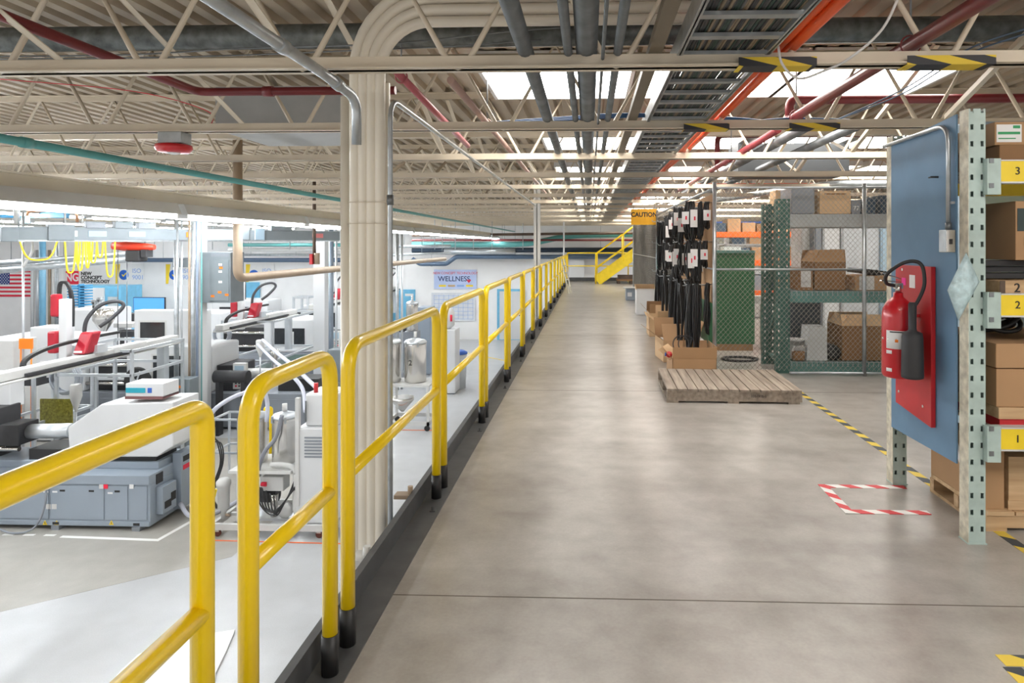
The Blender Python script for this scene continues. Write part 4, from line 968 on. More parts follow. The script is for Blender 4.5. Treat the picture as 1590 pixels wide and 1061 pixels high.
# ---------------------------------------------------------------- cabinets behind the green rack
for (a, b_, y, z1, m, lab) in ((1244, 1262, 9.6, 1.72, white, 'narrow white cabinet seen behind the green rack upright'),
                              (1246, 1276, 9.4, 1.72, grey2, 'dark grey curved machine housing behind the green rack'),
                              (1277, 1305, 9.5, 1.75, white, 'white cabinet behind the open carton of the green rack'),
                              (1306, 1366, 9.45, 1.76, mat('pale grey cabinet', (0.46, 0.48, 0.50), 0.5), 'pale grey cabinet behind the green rack at the centre'),
                              (1367, 1440, 9.4, 1.74, lblue, 'pale blue cabinet behind the green rack beside the blue panel')):
    t = thing('steel_cabinet', lab, 'cabinet', (X((a+b_)/2, y), y+0.3, 0)); x0, x1 = X(a, y)+0.005, X(b_, y)-0.005
    if a == 1246: x0 += 0.16
    B().box(x0, x1, y, y+0.5, 0.05, z1).build('cabinet_body', m, t, bevel=0.01); B().box(x0+0.02, x1-0.02, y-0.012, y-0.0005, 0.1, z1-0.04).build('door', m, t)
    B().box(x1-0.05, x1-0.035, y-0.03, y-0.0125, 0.9, 1.05).build('handle', galvd, t); B().box(x0+0.03, x1-0.03, y+0.05, y+0.45, 0, 0.05).build('plinth', grey2, t)
# back storage rack with orange beams
BY = 12.2
t = thing('storage_rack', 'green rack with orange beams deep inside the cage', 'rack', (3.0, BY, 0))
for x in (2.2, 4.9): 
    for yy in (BY, BY+0.8): slotted(B(), x, x+0.09, yy, 0, 2.05).build('upright', rackgreen, t)
for z0 in (0.45, 1.02, 1.55):
    for yy in (BY-0.02, BY+0.8): B().box(2.29, 4.9, yy, yy+0.05, z0, z0+0.10).build('beam', orangeb, t)
    B().box(2.29, 4.9, BY+0.03, BY+0.79, z0+0.07, z0+0.09).build('shelf_board', bark, t)
cs = [card, card2, cardl, grey2, navy, card]
shl = ('lowest', 'middle', 'top')
for si, z0 in enumerate((0.54, 1.11, 1.64)):
    x = 2.33; k = 0
    while x < 4.6:
        wd = random.uniform(0.18, 0.34); h = random.uniform(0.14, 0.26 if si == 2 else 0.34)
        carton('carton', 'storage carton on the %s shelf of the orange beam rack' % shl[si], x, x+wd, BY+0.03, BY+0.5, z0, z0+h, m=cs[(k+si*2) % 6], tape=False, grp='cartons on the %s shelf of the orange beam rack' % shl[si])
        x += wd+0.03; k += 1
t = thing('steel_shelving', 'grey shelving with blue bins along the right wall of the storage area', 'shelf', (5.5, 16, 0))
for z in (0.3, 0.85, 1.4, 1.95): B().box(1.7, 6.6, 15.9, 16.5, z, z+0.03).build('shelf_board', cobalt if z > 1.8 else galv, t)
for x in (1.7, 3.3, 4.9, 6.55): B().box(x, x+0.05, 15.9, 16.5, 0, 1.949).build('upright', galv, t)
for zi, z in enumerate((0.335, 0.885, 1.435)):
    for k in range(11):
        x = 1.8+k*0.43
        if min(abs(x+0.34-u) for u in (3.3, 4.9)) < 0.3 or min(abs(x-u) for u in (3.3, 4.9)) < 0.1: continue
        tag(B().box(x, x+0.3, 16.0, 16.35, z, z+random.uniform(0.2, 0.38)).build('storage_box', cs[(k*2+zi) % 6]), 'box on the grey shelving far back in the storage area', 'box', 'boxes on the grey shelving')
# ================================================================ PRODUCTION HALL
def W(px, py, Y): return at(px, py, Y)
# ---------------------------------------------------------------- nearest moulding machine
MY = 8.74
def mx(p, Y=MY): return X(p, Y)
XR = mx(233)
t = thing('moulding_machine', 'nearest grey and white injection moulding machine at lower left of the hall', 'machine', (-8, 9.2, LF))
b = B().box(-12, XR, MY, 9.62, LF+0.06, LF+0.64).box(-12, XR, MY-0.02, 9.62, LF+0.64, LF+0.77).box(-12, XR-0.05, MY+0.25, 9.6, LF+0.77, LF+0.87)
b.box(-12, XR+0.0, MY-0.015, MY, LF+0.06, LF+0.13)
b.build('base', grey, t, bevel=0.008)
for a, c in ((-60, 76), (80, 162), (166, 199), (203, 229)):
    d = B().box(mx(a), mx(c), MY-0.012, MY-0.0005, LF+0.15, LF+0.62).build('door', grey, t, bevel=0.003)
    hs = {-60: (59,), 80: (98, 143), 166: (183,)}.get(a, ())
    for h in hs: B().box(mx(h-4), mx(h+4), MY-0.016, MY-0.012, LF+0.535, LF+0.56).build('handle', ink, d)
for px_, py_, m_ in ((75, 787, offwhite), (84, 787, offwhite), (71, 764, paper), (85, 764, paper), (171, 766, paper)):
    p = W(px_, py_, MY-0.014); B().box(p.x-0.035, p.x+0.035, MY-0.0145, MY-0.0125, p.z-(0.035 if py_ > 780 else 0.012), p.z+(0.035 if py_ > 780 else 0.012)).build('paper_label', m_, t)
for px_, py_, m_ in ((157, 756, offwhite), (164, 756, redink), (204, 756, paper)):
    p = W(px_, py_, MY-0.024); B().box(p.x-0.03, p.x+0.03, MY-0.0235, MY-0.0205, p.z-0.03, p.z+0.03).build('paper_label', m_, t)
for px_ in (70, 88, 173):
    p = W(px_, 812, MY-0.014); b = B().prism([(p.x-0.035, p.z-0.03), (p.x+0.035, p.z-0.03), (p.x, p.z+0.035)], MY-0.0165, MY-0.0125).build('warning_triangle', ylab, t)
    B().box(p.x-0.004, p.x+0.004, MY-0.0175, MY-0.0166, p.z-0.018, p.z+0.012).build('warning_mark', ink, b)
for px_ in (88, 213, -40):
    B().box(mx(px_-6), mx(px_+6), MY-0.03, MY+0.10, LF, LF+0.06).build('machine_foot', grey2, t); B().box(mx(px_-5), mx(px_+5), MY-0.018, MY-0.0155, LF+0.075, LF+0.11).build('lift_slot', ink, t)
# right end
B().box(XR+0.001, XR+0.10, MY+0.12, MY+0.42, LF+0.18, LF+0.56).build('end_box', grey, t, bevel=0.004)
B().box(XR+0.001, XR+0.01, MY+0.12, MY+0.26, LF+0.60, LF+0.74).build('gauge', blackm, t)
B().box(XR+0.1001, XR+0.106, MY+0.16, MY+0.30, LF+0.24, LF+0.34).box(XR+0.1001, XR+0.106, MY+0.3, MY+0.4, LF+0.30, LF+0.42).build('socket', ink, t)
B().box(XR-0.01, XR+0.12, MY+0.50, MY+0.86, LF+0.1, LF+0.92).build('rear_cabinet', grey, t, bevel=0.005)
B().box(XR+0.121, XR+0.124, MY+0.54, MY+0.74, LF+0.78, LF+0.86).build('name_plate', ink, t); B().box(XR+0.121, XR+0.124, MY+0.54, MY+0.74, LF+0.66, LF+0.73).build('red_sticker', redink, t)
B().box(-8.1, XR-0.12, MY+0.3, 9.5, LF+0.87, LF+1.02).build('black_block', black, t)  # black box stands in for the dark gap between base and hood
HY = 8.95
hp = [(105, 664), (157, 628), (268, 625), (269, 693), (243, 710), (108, 710)]
B().prism([(W(a, c, HY).x, W(a, c, HY).z) for a, c in hp], HY, HY+0.62).build('hood', white, t, bevel=0.015)
zt = Z(626.2, HY)
c0 = W(190, 626, HY)
cbx = thing('temperature_controller', 'small white controller box with cyan displays standing on the white machine hood', 'controller', (c0.x+0.25, HY+0.1, zt))
B().box(X(191, HY), X(250, HY), HY+0.05, HY+0.4, zt+0.02, zt+0.22).build('case', white, cbx, bevel=0.006)
B().box(X(192, HY), X(222, HY), HY+0.04, HY+0.05, zt+0.09, zt+0.16).build('display', ledc, cbx); B().box(X(226, HY), X(232, HY), HY+0.04, HY+0.05, zt+0.09, zt+0.16).build('display', cobalt, cbx)
B().box(X(191, HY), X(250, HY), HY+0.035, HY+0.4, zt, zt+0.04).build('front_strip', mat('dark red grey', (0.16, 0.07, 0.07), 0.5), cbx)
# barrel and clamp at the left
B().cyl((X(38, 9.2), 9.2, Z(678, 9.2)), (X(112, 9.2), 9.2, Z(676, 9.2)), 0.105, 20).build('barrel_cover', alu, t)
B().box(X(8, 9.1), X(38, 9.1), 9.0, 9.35, Z(698, 9.1), Z(665, 9.1)).build('platen_block', blackm, t, bevel=0.01)
B().box(-9.9, X(5, 9.2), 9.05, 9.5, LF+0.87, Z(640, 9.2)).build('clamp_plate', blackm, t, bevel=0.01)
for z in (1.0, 1.25): B().cyl((-9.9, 9.1, LF+z), (X(30, 9.1), 9.1, LF+z), 0.035, 12).build('tie_bar', steel, t)
B().box(-9.6, X(20, 9.4), 9.35, 9.6, Z(640, 9.4), Z(585, 9.4)).build('clamp_cover', white, t, bevel=0.01)
B().tube(smooth_path([(X(60, 8.7), 8.70, LF+0.9), (X(66, 8.6), 8.66, LF+0.5), (X(45, 8.5), 8.6, LF+0.1), (X(10, 8.5), 8.55, LF+0.03), (X(-30, 8.6), 8.6, LF+0.2)], 8), 0.013, 8).build('power_cable', grey2, t)
tag(B().tube(smooth_path([(XR+0.13, 9.2, LF+0.2), (XR+0.35, 9.1, LF+0.06), (XR+0.6, 9.3, LF+0.03), (XR+0.7, 9.8, LF+0.03)], 6), 0.03, 8).build('drain_hose', hose), 'clear hose on the floor at the right end of the nearest machine', 'hose')
tag(B().tube(smooth_path([(X(268, 9.0), 9.3, LF+1.5), (X(283, 9.0), 9.4, LF+1.2), (X(288, 9.0), 9.5, LF+0.7), (X(290, 9), 9.6, LF+0.02)], 6), 0.035, 8).build('black_hose', black), 'thick black hose dropping behind the nearest machine hood', 'hose')

# ---------------------------------------------------------------- machines farther back
def moulder(y, xr, label, dk=grey2, win2=True):
    t = thing('moulding_machine', label, 'machine', (xr-3, y+0.6, LF))
    b = B().box(xr-7.4, xr, y, y+1.2, LF+0.05, LF+0.78); b.build('base', dk, t, bevel=0.01)
    for k in range(6): B().box(xr-7.2+k*1.2, xr-6.08+k*1.2, y-0.012, y-0.0005, LF+0.1, LF+0.66).build('door', dk, t, bevel=0.003)
    c = B().box(xr-3.9, xr-2.35, y+0.05, y+1.15, LF+0.781, LF+1.78).build('clamp_cover', white, t, bevel=0.05)
    B().box(xr-3.65, xr-2.65, y+0.03, y+0.049, LF+0.98, LF+1.5).build('window', glassd, c); B().box(xr-3.0, xr-2.97, y+0.0, y+0.03, LF+1.02, LF+1.4).build('handle', white, c)
    c = B().box(xr-7.3, xr-5.2, y+0.05, y+1.15, LF+0.781, LF+1.95).build('clamp_cover', white, t, bevel=0.04)
    if win2: B().box(xr-7.0, xr-5.9, y+0.03, y+0.049, LF+1.1, LF+1.7).build('window', glassd, c)
    B().box(xr-5.2, xr-3.9, y+0.2, y+1.0, LF+0.781, LF+1.5).build('mould_area', blackm, t, bevel=0.02)
    for z in (0.95, 1.35): B().cyl((xr-5.2, y+0.12, LF+z), (xr-3.9, y+0.12, LF+z), 0.04, 10).build('tie_bar', steel, t)
    B().box(xr-2.34, xr-1.9, y+0.2, y+1.0, LF+0.781, LF+1.35).build('injection_block', blackm, t, bevel=0.02)
    B().cyl((xr-1.9, y+0.5, LF+1.12), (xr-0.9, y+0.5, LF+1.12), 0.11, 16).build('barrel_cover', offwhite, t)
    B().box(xr-1.0, xr-0.1, y+0.25, y+0.8, LF+0.781, LF+1.05).build('black_block', black, t, bevel=0.01)
    p = B().box(xr-1.8, xr-1.52, y-0.12, y-0.02, LF+0.9, LF+1.45).build('control_panel', offwhite, t, bevel=0.008)
    B().box(xr-1.76, xr-1.56, y-0.125, y-0.1205, LF+1.22, LF+1.4).build('screen', lblue, p)
    for i in range(3):
        for j in range(4): B().box(xr-1.75+i*0.07, xr-1.71+i*0.07, y-0.126, y-0.1205, LF+0.95+j*0.06, LF+0.985+j*0.06).build('key', ink if (i+j) % 3 else redink, p)
    B().lathe([(0.02, 0), (0.03, 0.12), (0.09, 0.3), (0.09, 0.42)], (xr-1.2, y+0.5, LF+1.23), 16).build('hopper', steel, t)
    return t
moulder(13.6, -5.8, 'second moulding machine with dark grey base and black windows, behind the tank trolley')
moulder(18.8, -5.8, 'third moulding machine, white cover with black window left of the white column')
moulder(23.2, -6.6, 'farthest moulding machine by the end wall of the hall')

def chainloop(b, pts, wd, ht):
    P = smooth_path(pts, 8)
    for a, c in zip(P[:-1], P[1:]): b.bar(a, c+(c-a)*0.1, wd, ht, up=(0, 0, 1))
    return b
def robot(hy, label, y0, y1, x=-8.0, mast=1.15):
    t = thing('takeout_robot', label, 'robot', (x, hy, -0.37))
    B().box(x-0.09, x+0.09, y0, y1, -0.45, -0.33).box(x-0.16, x+0.13, y0, y1, -0.49, -0.46).build('beam', offwhite, t, bevel=0.01)
    B().box(x-0.05, x+0.1, hy+0.5, hy+1.3, -0.45, -0.30).build('drive_cover', offwhite, t, bevel=0.02); B().box(x+0.091, x+0.14, hy-1.2, hy+1.5, -0.44, -0.40).build('cable_tray', blackm, t)
    B().box(x-0.07, x+0.07, y1-0.4, y1-0.26, LF+1.2, -0.49).build('riser', alu, t)
    c = B().add([(x-0.12, hy-0.12, -0.32), (x+0.08, hy-0.12, -0.32), (x+0.08, hy+0.12, -0.32), (x-0.12, hy+0.12, -0.32), (x-0.07, hy-0.02, 0.02), (x+0.13, hy-0.02, 0.02), (x+0.13, hy+0.2, 0.02), (x-0.07, hy+0.2, 0.02)],
            [(0,3,2,1),(4,5,6,7),(0,1,5,4),(1,2,6,5),(2,3,7,6),(3,0,4,7)]).build('carriage_cover', robred, t, bevel=0.03)
    B().box(x-0.09, x+0.05, hy-0.126, hy-0.1205, -0.29, -0.26).build('white_stripe', paper, c)
    B().box(x-0.35, x-0.22, hy-0.1, hy+0.02, -0.6, mast-0.6).build('mast', white, t, bevel=0.01)
    B().box(x-0.48, x-0.351, hy-0.12, hy+0.0, mast-0.88, mast-0.52).build('mast_cover', robred, t, bevel=0.03)
    B().box(x-0.50, x-0.351, hy-0.15, hy+0.02, -0.30, 0.05).build('lower_cover', robred, t, bevel=0.03)
    B().box(x-0.36, x+0.14, hy+0.08, hy+0.3, -0.33, -0.2).build('arm_plate', alu, t)
    chainloop(B(), [(x-0.12, hy+0.9, -0.10), (x-0.10, hy+0.2, -0.1), (x-0.10, hy-0.55, -0.14), (x-0.1, hy-0.95, -0.24), (x-0.10, hy-1.0, -0.38), (x-0.1, hy-0.85, -0.455), (x-0.1, hy-0.4, -0.45)], 0.06, 0.045).build('energy_chain', black, t)
    chainloop(B(), [(x-0.26, hy+0.06, 0.1), (x-0.26, hy+0.06, 0.5), (x-0.3, hy+0.04, mast-0.4), (x-0.38, hy+0.04, mast-0.34), (x-0.45, hy+0.04, mast-0.42), (x-0.46, hy+0.04, 0.25)], 0.05, 0.04).build('energy_chain', black, t)
    B().tube(smooth_path([(x-0.12, hy+0.12, -0.1), (x-0.09, hy+0.15, 0.2), (x+0.05, hy+0.25, 0.42), (x+0.25, hy+0.35, 0.48), (x+0.33, hy+0.4, 0.40), (x+0.22, hy+0.3, 0.22), (x+0.08, hy+0.2, 0.08)], 7), 0.03, 8).build('cable_hose', mat('dark ribbed hose', (0.05, 0.05, 0.055), 0.5), t)
    return t
robot(9.95, 'nearest take-out robot with red covers and black energy chain at left', 7.0, 12.15)
robot(15.1, 'second take-out robot with red cover left of the long brown pipe elbow', 13.65, 17.2)
robot(20.2, 'third take-out robot with red cover near the white column', 18.3, 22.0)
robot(25.0, 'farthest take-out robot seen beside the cream pipe column', 23.0, 26.5)

def frame(name, label, x0, x1, y0, y1, z0, z1, s=0.045, mids=(), cat='frame', panel=None, foot=True):
    t = thing(name, label, cat, ((x0+x1)/2, (y0+y1)/2, z0))
    for x in (x0, x1):
        for y in (y0, y1): B().box(x-s/2, x+s/2, y-s/2, y+s/2, z0, z1).build('post', alu, t)
    for z in (z1-s,)+tuple(mids):
        b = B()
        for y in (y0, y1): b.box(x0, x1, y-s/2, y+s/2, z, z+s)
        for x in (x0, x1): b.box(x-s/2, x+s/2, y0, y1, z, z+s)
        b.build('rail', alu, t)
    if panel:
        B().box(x0+s/2, x1-s/2, y0-0.004, y0+0.004, z0+0.1, z1-s).build('mesh_panel', panel, t)
    return t
fr = frame('guard_enclosure', 'aluminium guard frame with wheels of hose under the nearest robot beam', X(88, 10.6), X(205, 10.6), 10.6, 11.95, LF, Z(547, 10.6), mids=(LF+0.9, LF+1.75))
frame('guard_enclosure', 'aluminium frame behind the nearest guard frame', X(150, 12.9), X(200, 12.9), 12.9, 13.4, LF, Z(545, 12.9), mids=(LF+1.2,))
frame('guard_enclosure', 'aluminium guard frame under the second robot beam', X(345, 15.0), X(424, 15.0), 15.0, 17.4, LF+0.0, Z(500, 15.0), mids=(LF+1.2,))
frame('guard_enclosure', 'aluminium frame at the left edge under the nearest robot beam', X(-20, 10.2), X(48, 10.2), 10.25, 11.5, LF, Z(590, 10.2), mids=(LF+1.0,))
tag(B().box(X(62, 10.45), X(112, 10.45), 10.45, 10.47, Z(668, 10.45), Z(626, 10.45)).build('safety_screen', ywl), 'smoked yellow mesh safety screen at the left behind the nearest machine', 'screen')
def reel(label, c, R_, n=7, m=galv, ax='y'):
    b = B()
    for k in range(n):
        off = (k-n/2)*0.02; pts = []
        for i in range(18):
            a = 2*PI*i/18; r = R_*(0.8+0.2*((k*37) % 5)/5)
            pts.append((c[0]+r*math.cos(a), c[1]+off, c[2]+r*math.sin(a)))
        b.tube(pts, 0.014, 6, closed=True)
    return tag(b.build('hose_coil', m), label, 'hose')
reel('grey hose coil hanging in the guard frame under the nearest robot beam', W(103, 588, 10.75), 0.28, m=mat('translucent grey hose', (0.42, 0.45, 0.50), 0.35))
reel('grey hose coil hanging under the second robot beam', W(345, 520, 14.7), 0.22, m=MATS['translucent grey hose'])
wheelt = thing('belt_wheel', 'black round fan wheel beside the white cover of the second machine', 'wheel', tuple(W(214, 590, 12.75)))
p = W(214, 592, 12.75); B().lathe([(0.27, -0.03), (0.29, 0), (0.27, 0.03)], p, 28, 'y').build('rim', black, wheelt)
for a in range(5): B().obox((p.x+0.12*math.cos(a*1.257), p.y-0.035, p.z+0.12*math.sin(a*1.257)), (0.2, 0.01, 0.03), (0, -a*1.257, 0)).build('spoke', alu, wheelt)

tag(B().box(X(22, 10.9), X(57, 10.9), 10.9, 11.3, Z(606, 10.9), Z(583, 10.9)).build('black_housing', blackm, bevel=0.02), 'black machine housing at the left edge under the robot beam', 'machine')
tag(B().box(X(62, 11.1), X(83, 11.1), 11.1, 11.12, Z(592, 11.1), Z(566, 11.1)).build('paper_sheet', paper), 'white sheet posted behind the frame left of the grey hose coil', 'paper')
for k, (px_, py_, y_, r_, l_) in enumerate(((360, 585, 13.2, 0.13, 0.7),)):
    q = W(px_, py_, y_); tag(B().cyl((q.x-l_/2, y_, q.z), (q.x+l_/2, y_, q.z), r_, 18).box(q.x-l_/2+0.05, q.x-l_/2+0.12, y_-0.08, y_+0.08, LF, q.z-r_*0.6).box(q.x+l_/2-0.12, q.x+l_/2-0.05, y_-0.08, y_+0.08, LF, q.z-r_*0.6).build('air_tank', blackm), ('black horizontal cylinder in front of the second machine',)[k], 'tank')
# conveyors: belts from each machine toward the camera side
def conveyor(label, x0, x1, y0, y1, zt):
    t = thing('conveyor', label, 'conveyor', ((x0+x1)/2, (y0+y1)/2, LF))
    B().box(x0, x1, y0, y1, zt-0.08, zt).build('belt', mat('dark green belt', (0.05, 0.09, 0.08), 0.6), t)
    B().box(x0-0.03, x0, y0, y1, zt-0.12, zt+0.04).box(x1, x1+0.03, y0, y1, zt-0.12, zt+0.04).build('side_rail', alu, t)
    for x in (x0, x1):
        for y in (y0+0.1, y1-0.1): B().box(x-0.02, x+0.02, y-0.02, y+0.02, LF, zt-0.12).build('leg', alu, t)
conveyor('belt conveyor between the nearest and the second machine', -8.6, -7.9, 10.7, 12.8, LF+0.8)
conveyor('belt conveyor between the second and the third machine', -8.6, -7.9, 15.2, 18.4, LF+0.8)
def cabinet(label, px0, px1, y, py_top, m=white, dep=0.7, py_bot=None, win=None, door=True):
    x0, x1 = X(px0, y), X(px1, y); z1 = Z(py_top, y); z0 = LF if py_bot is None else Z(py_bot, y)
    t = thing('machine_cabinet', label, 'cabinet', ((x0+x1)/2, y+dep/2, z0))
    B().box(x0, x1, y, y+dep, z0+0.03, z1).build('cabinet_body', m, t, bevel=0.02); B().box(x0+0.04, x1-0.04, y+0.05, y+dep-0.05, z0, z0+0.03).build('plinth', grey2, t)
    if win: B().box(X(win[0], y), X(win[1], y), y-0.01, y-0.0005, Z(win[3], y), Z(win[2], y)).build('window', glassd, t); B().box(X(win[0], y)-0.04, X(win[1], y)+0.04, y-0.004, y-0.0003, Z(win[3], y)-0.04, Z(win[2], y)+0.04).build('window_frame', offwhite, t)
    if door: B().box(x0+0.03, x0+0.045, y-0.03, y-0.0005, (z0+z1)/2-0.1, (z0+z1)/2+0.1).build('handle', alu, t)
    return t
cabinet('low white cabinet with round knob left of the nearest robot', 46, 86, 12.6, 512, white, 0.5)
cabinet('white box cabinet with grey lettering at the left edge under the orange label', -20, 22, 11.6, 533, offwhite, 0.5)
lp = W(39, 532, 11.5); tag(B().box(lp.x-0.12, lp.x+0.12, 11.5, 11.54, lp.z-0.12, lp.z+0.07).cyl((lp.x-0.1, 11.52, lp.z-1.6), (lp.x-0.1, 11.52, lp.z-0.12), 0.012).cyl((lp.x+0.1, 11.52, lp.z-2.14), (lp.x+0.1, 11.52, lp.z-0.12), 0.012).build('orange_sign', orangel), 'orange label board on posts at the left edge of the hall', 'sign')
BM = cabinet('blue framed white machine standing by the far wall under the company sign', 106, 188, 24.5, 446, skyblue, 1.2, door=False)
x0, x1 = X(112, 24.4), X(160, 24.4); B().box(x0, x1, 24.44, 24.495, Z(500, 24.4), Z(449, 24.4)).build('white_panel', white, BM)
x0, x1 = X(166, 24.4), X(180, 24.4); B().box(x0, x1, 24.44, 24.495, Z(500, 24.4), Z(463, 24.4)).build('door_glass', mat('pale glass', (0.5, 0.55, 0.58), 0.1), BM)
# blue plate stack/rack in front
b = B()
for k in range(8): b.box(X(104, 22), X(120, 22), 22, 22.3, Z(478-k*4.4, 22), Z(476-k*4.4, 22)).box(X(122, 22), X(134, 22), 22, 22.3, Z(477-k*4.4, 22), Z(475-k*4.4, 22))
b.box(X(119.5, 22), X(122.5, 22), 22.05, 22.25, LF, Z(443, 22)); tag(b.build('slotted_rack', bluem), 'blue slatted rack standing in front of the blue framed machine', 'rack')
# television
t = thing('monitor', 'lit blue screen on the far wall below the round badge banners', 'screen', tuple(W(231, 485, 22)))
B().box(X(207, 22), X(256, 22), 22, 22.06, Z(486, 22), Z(463.5, 22)).build('case', black, t); B().box(X(208, 22), X(255, 22), 21.99, 21.9995, Z(485, 22), Z(464.5, 22)).build('screen', screenb, t)
B().box(X(228, 22), X(233, 22), 22.02, 22.05, LF, Z(485, 22)).build('stand_pole', grey2, t)
# electrical cabinet by the white column
t = thing('electrical_cabinet', 'grey electrical cabinet mounted high beside the white column', 'cabinet', tuple(W(333, 470, 12.6)))
B().box(X(311, 12.6), X(358, 12.6), 12.6, 13.1, Z(472, 12.6), Z(392, 12.6)).build('cabinet_body', busgrey, t, bevel=0.008)
B().box(X(326, 12.6), X(356, 12.6), 12.585, 12.5995, Z(469, 12.6), Z(404, 12.6)).build('door', busgrey, t, bevel=0.004)
B().box(X(328, 12.6), X(356, 12.6), 12.59, 12.5995, Z(399, 12.6), Z(394, 12.6)).build('vent', grey2, t)
for a, c, m_ in ((342, 411, paper), (343, 416, orangel), (342, 422, paper), (342, 438, paper), (330, 460, orangel), (341, 454, orangel), (352, 458, orangel)):
    q = W(a, c, 12.58); B().box(q.x-0.035, q.x+0.035, 12.578, 12.5845, q.z-0.022, q.z+0.022).build('paper_label', m_, t)
B().box(X(268, 12.7), X(311, 12.7), 12.7, 12.84, Z(404, 12.7)-0.15, Z(404, 12.7)+0.02).build('side_bracket', busgrey, t)
cabinet('tall white clamp cabinet of the second machine left of the grey conduit', 208, 317, 13.3, 484, white, 0.27, win=(218, 256, 503, 533), door=False)
cabinet('lower white guard cabinet with dark window in front of the tall clamp cabinet', 206, 302, 12.85, 541, white, 0.42, win=(238, 283, 556, 600))
# vertical conduits by the column
for a, y, r, m_, lab in ((274, 12.4, 0.045, galv, 'grey vertical conduit left of the white column ending in a floor box'), (282, 12.6, 0.02, alu, 'thin white vertical conduit just left of the white column'),
                        (294, 12.45, 0.022, brownp, 'brown vertical pipe in front of the white column'), (300, 12.4, 0.04, galv, 'bright grey conduit in front of the white column'),
                        (306, 12.35, 0.025, mat('slate conduit', (0.18, 0.22, 0.30), 0.4), 'slate blue vertical conduit right of the bright grey one'), (313, 12.2, 0.012, teal, 'thin teal vertical line in front of the electrical cabinet'),
                        (514, 15.6, 0.06, mat('dark grey post', (0.20, 0.24, 0.29), 0.4), 'dark grey vertical post left of the cream pipe column'), (522, 15.5, 0.03, alu, 'thin pale conduit beside the dark grey post'), (530, 15.4, 0.02, alu, 'thinnest pale conduit next to the cream pipe column'),
                        (617, 17.5, 0.045, galv, 'grey post just right of the cream pipe column'), (624, 17.6, 0.035, alu, 'thin pale post right of the grey post past the column'),
                        (36, 11.6, 0.02, alu, 'thin pale post at the left edge in front of the striped flag'), (66, 20, 0.09, mat('steel blue post', (0.09, 0.22, 0.32), 0.4), 'steel blue post against the far wall right of the flag'), (88, 18, 0.05, galvd, 'dark post right of the flag')):
    p = X(a, y); tag(B().cyl((p, y, LF), (p, y, 2.0 if y < 15 else 1.9), r, 10).build('vertical_conduit', m_), lab, 'conduit')
t = thing('junction_box', 'grey box with orange label at the foot of the grey conduit', 'box', tuple(W(279, 600, 12.1))); B().box(X(262, 12.1), X(297, 12.1), 12.05, 12.34, LF, Z(592, 12.1)).build('box_body', busgrey, t, bevel=0.005)
B().box(X(268, 12.05), X(282, 12.05), 12.042, 12.0495, Z(607, 12.05), Z(603, 12.05)).build('orange_label', orangel, t)
cabinet('grey control box in front of the dark post left of the cream pipe column', 508, 545, 15.1, 545, busgrey, 0.4, door=False)

# ---------------------------------------------------------------- near drying trolley with two tanks
TY = 8.55
t = thing('dryer_trolley', 'white wheeled trolley carrying steel tanks and the dryer in the hall', 'trolley', (X(420, TY), TY+0.4, LF))
tx0, tx1 = X(325, TY), X(520, TY)
zf = LF+0.11
b = B().box(tx0, tx1, TY, TY+0.05, zf, zf+0.08).box(tx0, tx1, TY+0.85, TY+0.9, zf, zf+0.08).box(tx0, tx0+0.05, TY, TY+0.9, zf, zf+0.08).box(tx1-0.05, tx1, TY, TY+0.9, zf, zf+0.08).box(tx0, tx1, TY+0.42, TY+0.47, zf+0.02, zf+0.06)
b.build('chassis', offwhite, t)
for x in (tx0+0.08, (X(493, TY))):
    for y in (TY+0.06, TY+0.84):
        c = B().box(x-0.03, x+0.03, y-0.025, y+0.025, LF+0.07, zf).build('caster_fork', steel, t); B().lathe([(0.04, -0.015), (0.05, -0.01), (0.05, 0.01), (0.04, 0.015)], (x, y, LF+0.05), 16, 'y').build('wheel', mat('dark red wheel', (0.12, 0.03, 0.02), 0.5), c)
zs = Z(722, 9.0)
B().box(X(372, 8.9), X(465, 8.9), 8.62, 9.35, zs-0.04, zs).build('shelf_plate', offwhite, t)
for x in (X(374, 8.7), X(462, 8.7)):
    for y in (8.66, 9.3): B().box(x-0.025, x+0.025, y-0.025, y+0.025, zf+0.08, zs-0.04).build('post', offwhite, t)
def tank(label, px_, y, z0, z1, r, num=None, parent=None):
    k = thing('material_tank', label, 'tank', (X(px_, y), y, z0)); c = (X(px_, y), y, z0); H_ = z1-z0
    B().lathe([(r*0.9, 0), (r, 0.02), (r, H_*0.84), (r*0.98, H_*0.86)], c, 24).build('vessel', steel, k)
    B().lathe([(r*1.05, H_*0.861), (r*1.05, H_*0.89), (r*0.9, H_*0.93), (r*0.3, H_*0.97), (0.03, H_*0.98)], c, 24).build('lid', alu, k)
    for a in (0.6, 2.4, 4.0, 5.2): B().obox((c[0]+(r+0.012)*math.cos(a), c[1]+(r+0.012)*math.sin(a), c[2]+H_*0.85), (0.02, 0.03, 0.09), (0, 0, a)).build('clamp', galv, k)
    B().cyl((c[0], c[1], c[2]+H_*0.98), (c[0], c[1], c[2]+H_*1.12), 0.035, 12).build('outlet', offwhite, k)
    if num: text(num, 0.16, (c[0]-0.05, c[1]-r-0.004, c[2]+H_*0.45), ink, k, '-y')
    return k
tank('steel material tank at the left on the drying trolley', 396, 9.0, zs+0.001, Z(640, 9.0), 0.165)
tank('steel material tank at the right on the drying trolley next to the dryer', 442, 9.0, zs+0.001, Z(640, 9.0), 0.165)
dx0, dx1 = X(461, 8.65), X(520, 8.65)
t = thing('dryer_cabinet', 'white louvred dryer cabinet on the drying trolley', 'dryer', ((dx0+dx1)/2, 8.9, zf+0.08))
B().box(dx0, dx1, 8.62, 9.3, zf+0.081, Z(668, 8.65)).build('cabinet_body', white, t, bevel=0.01)
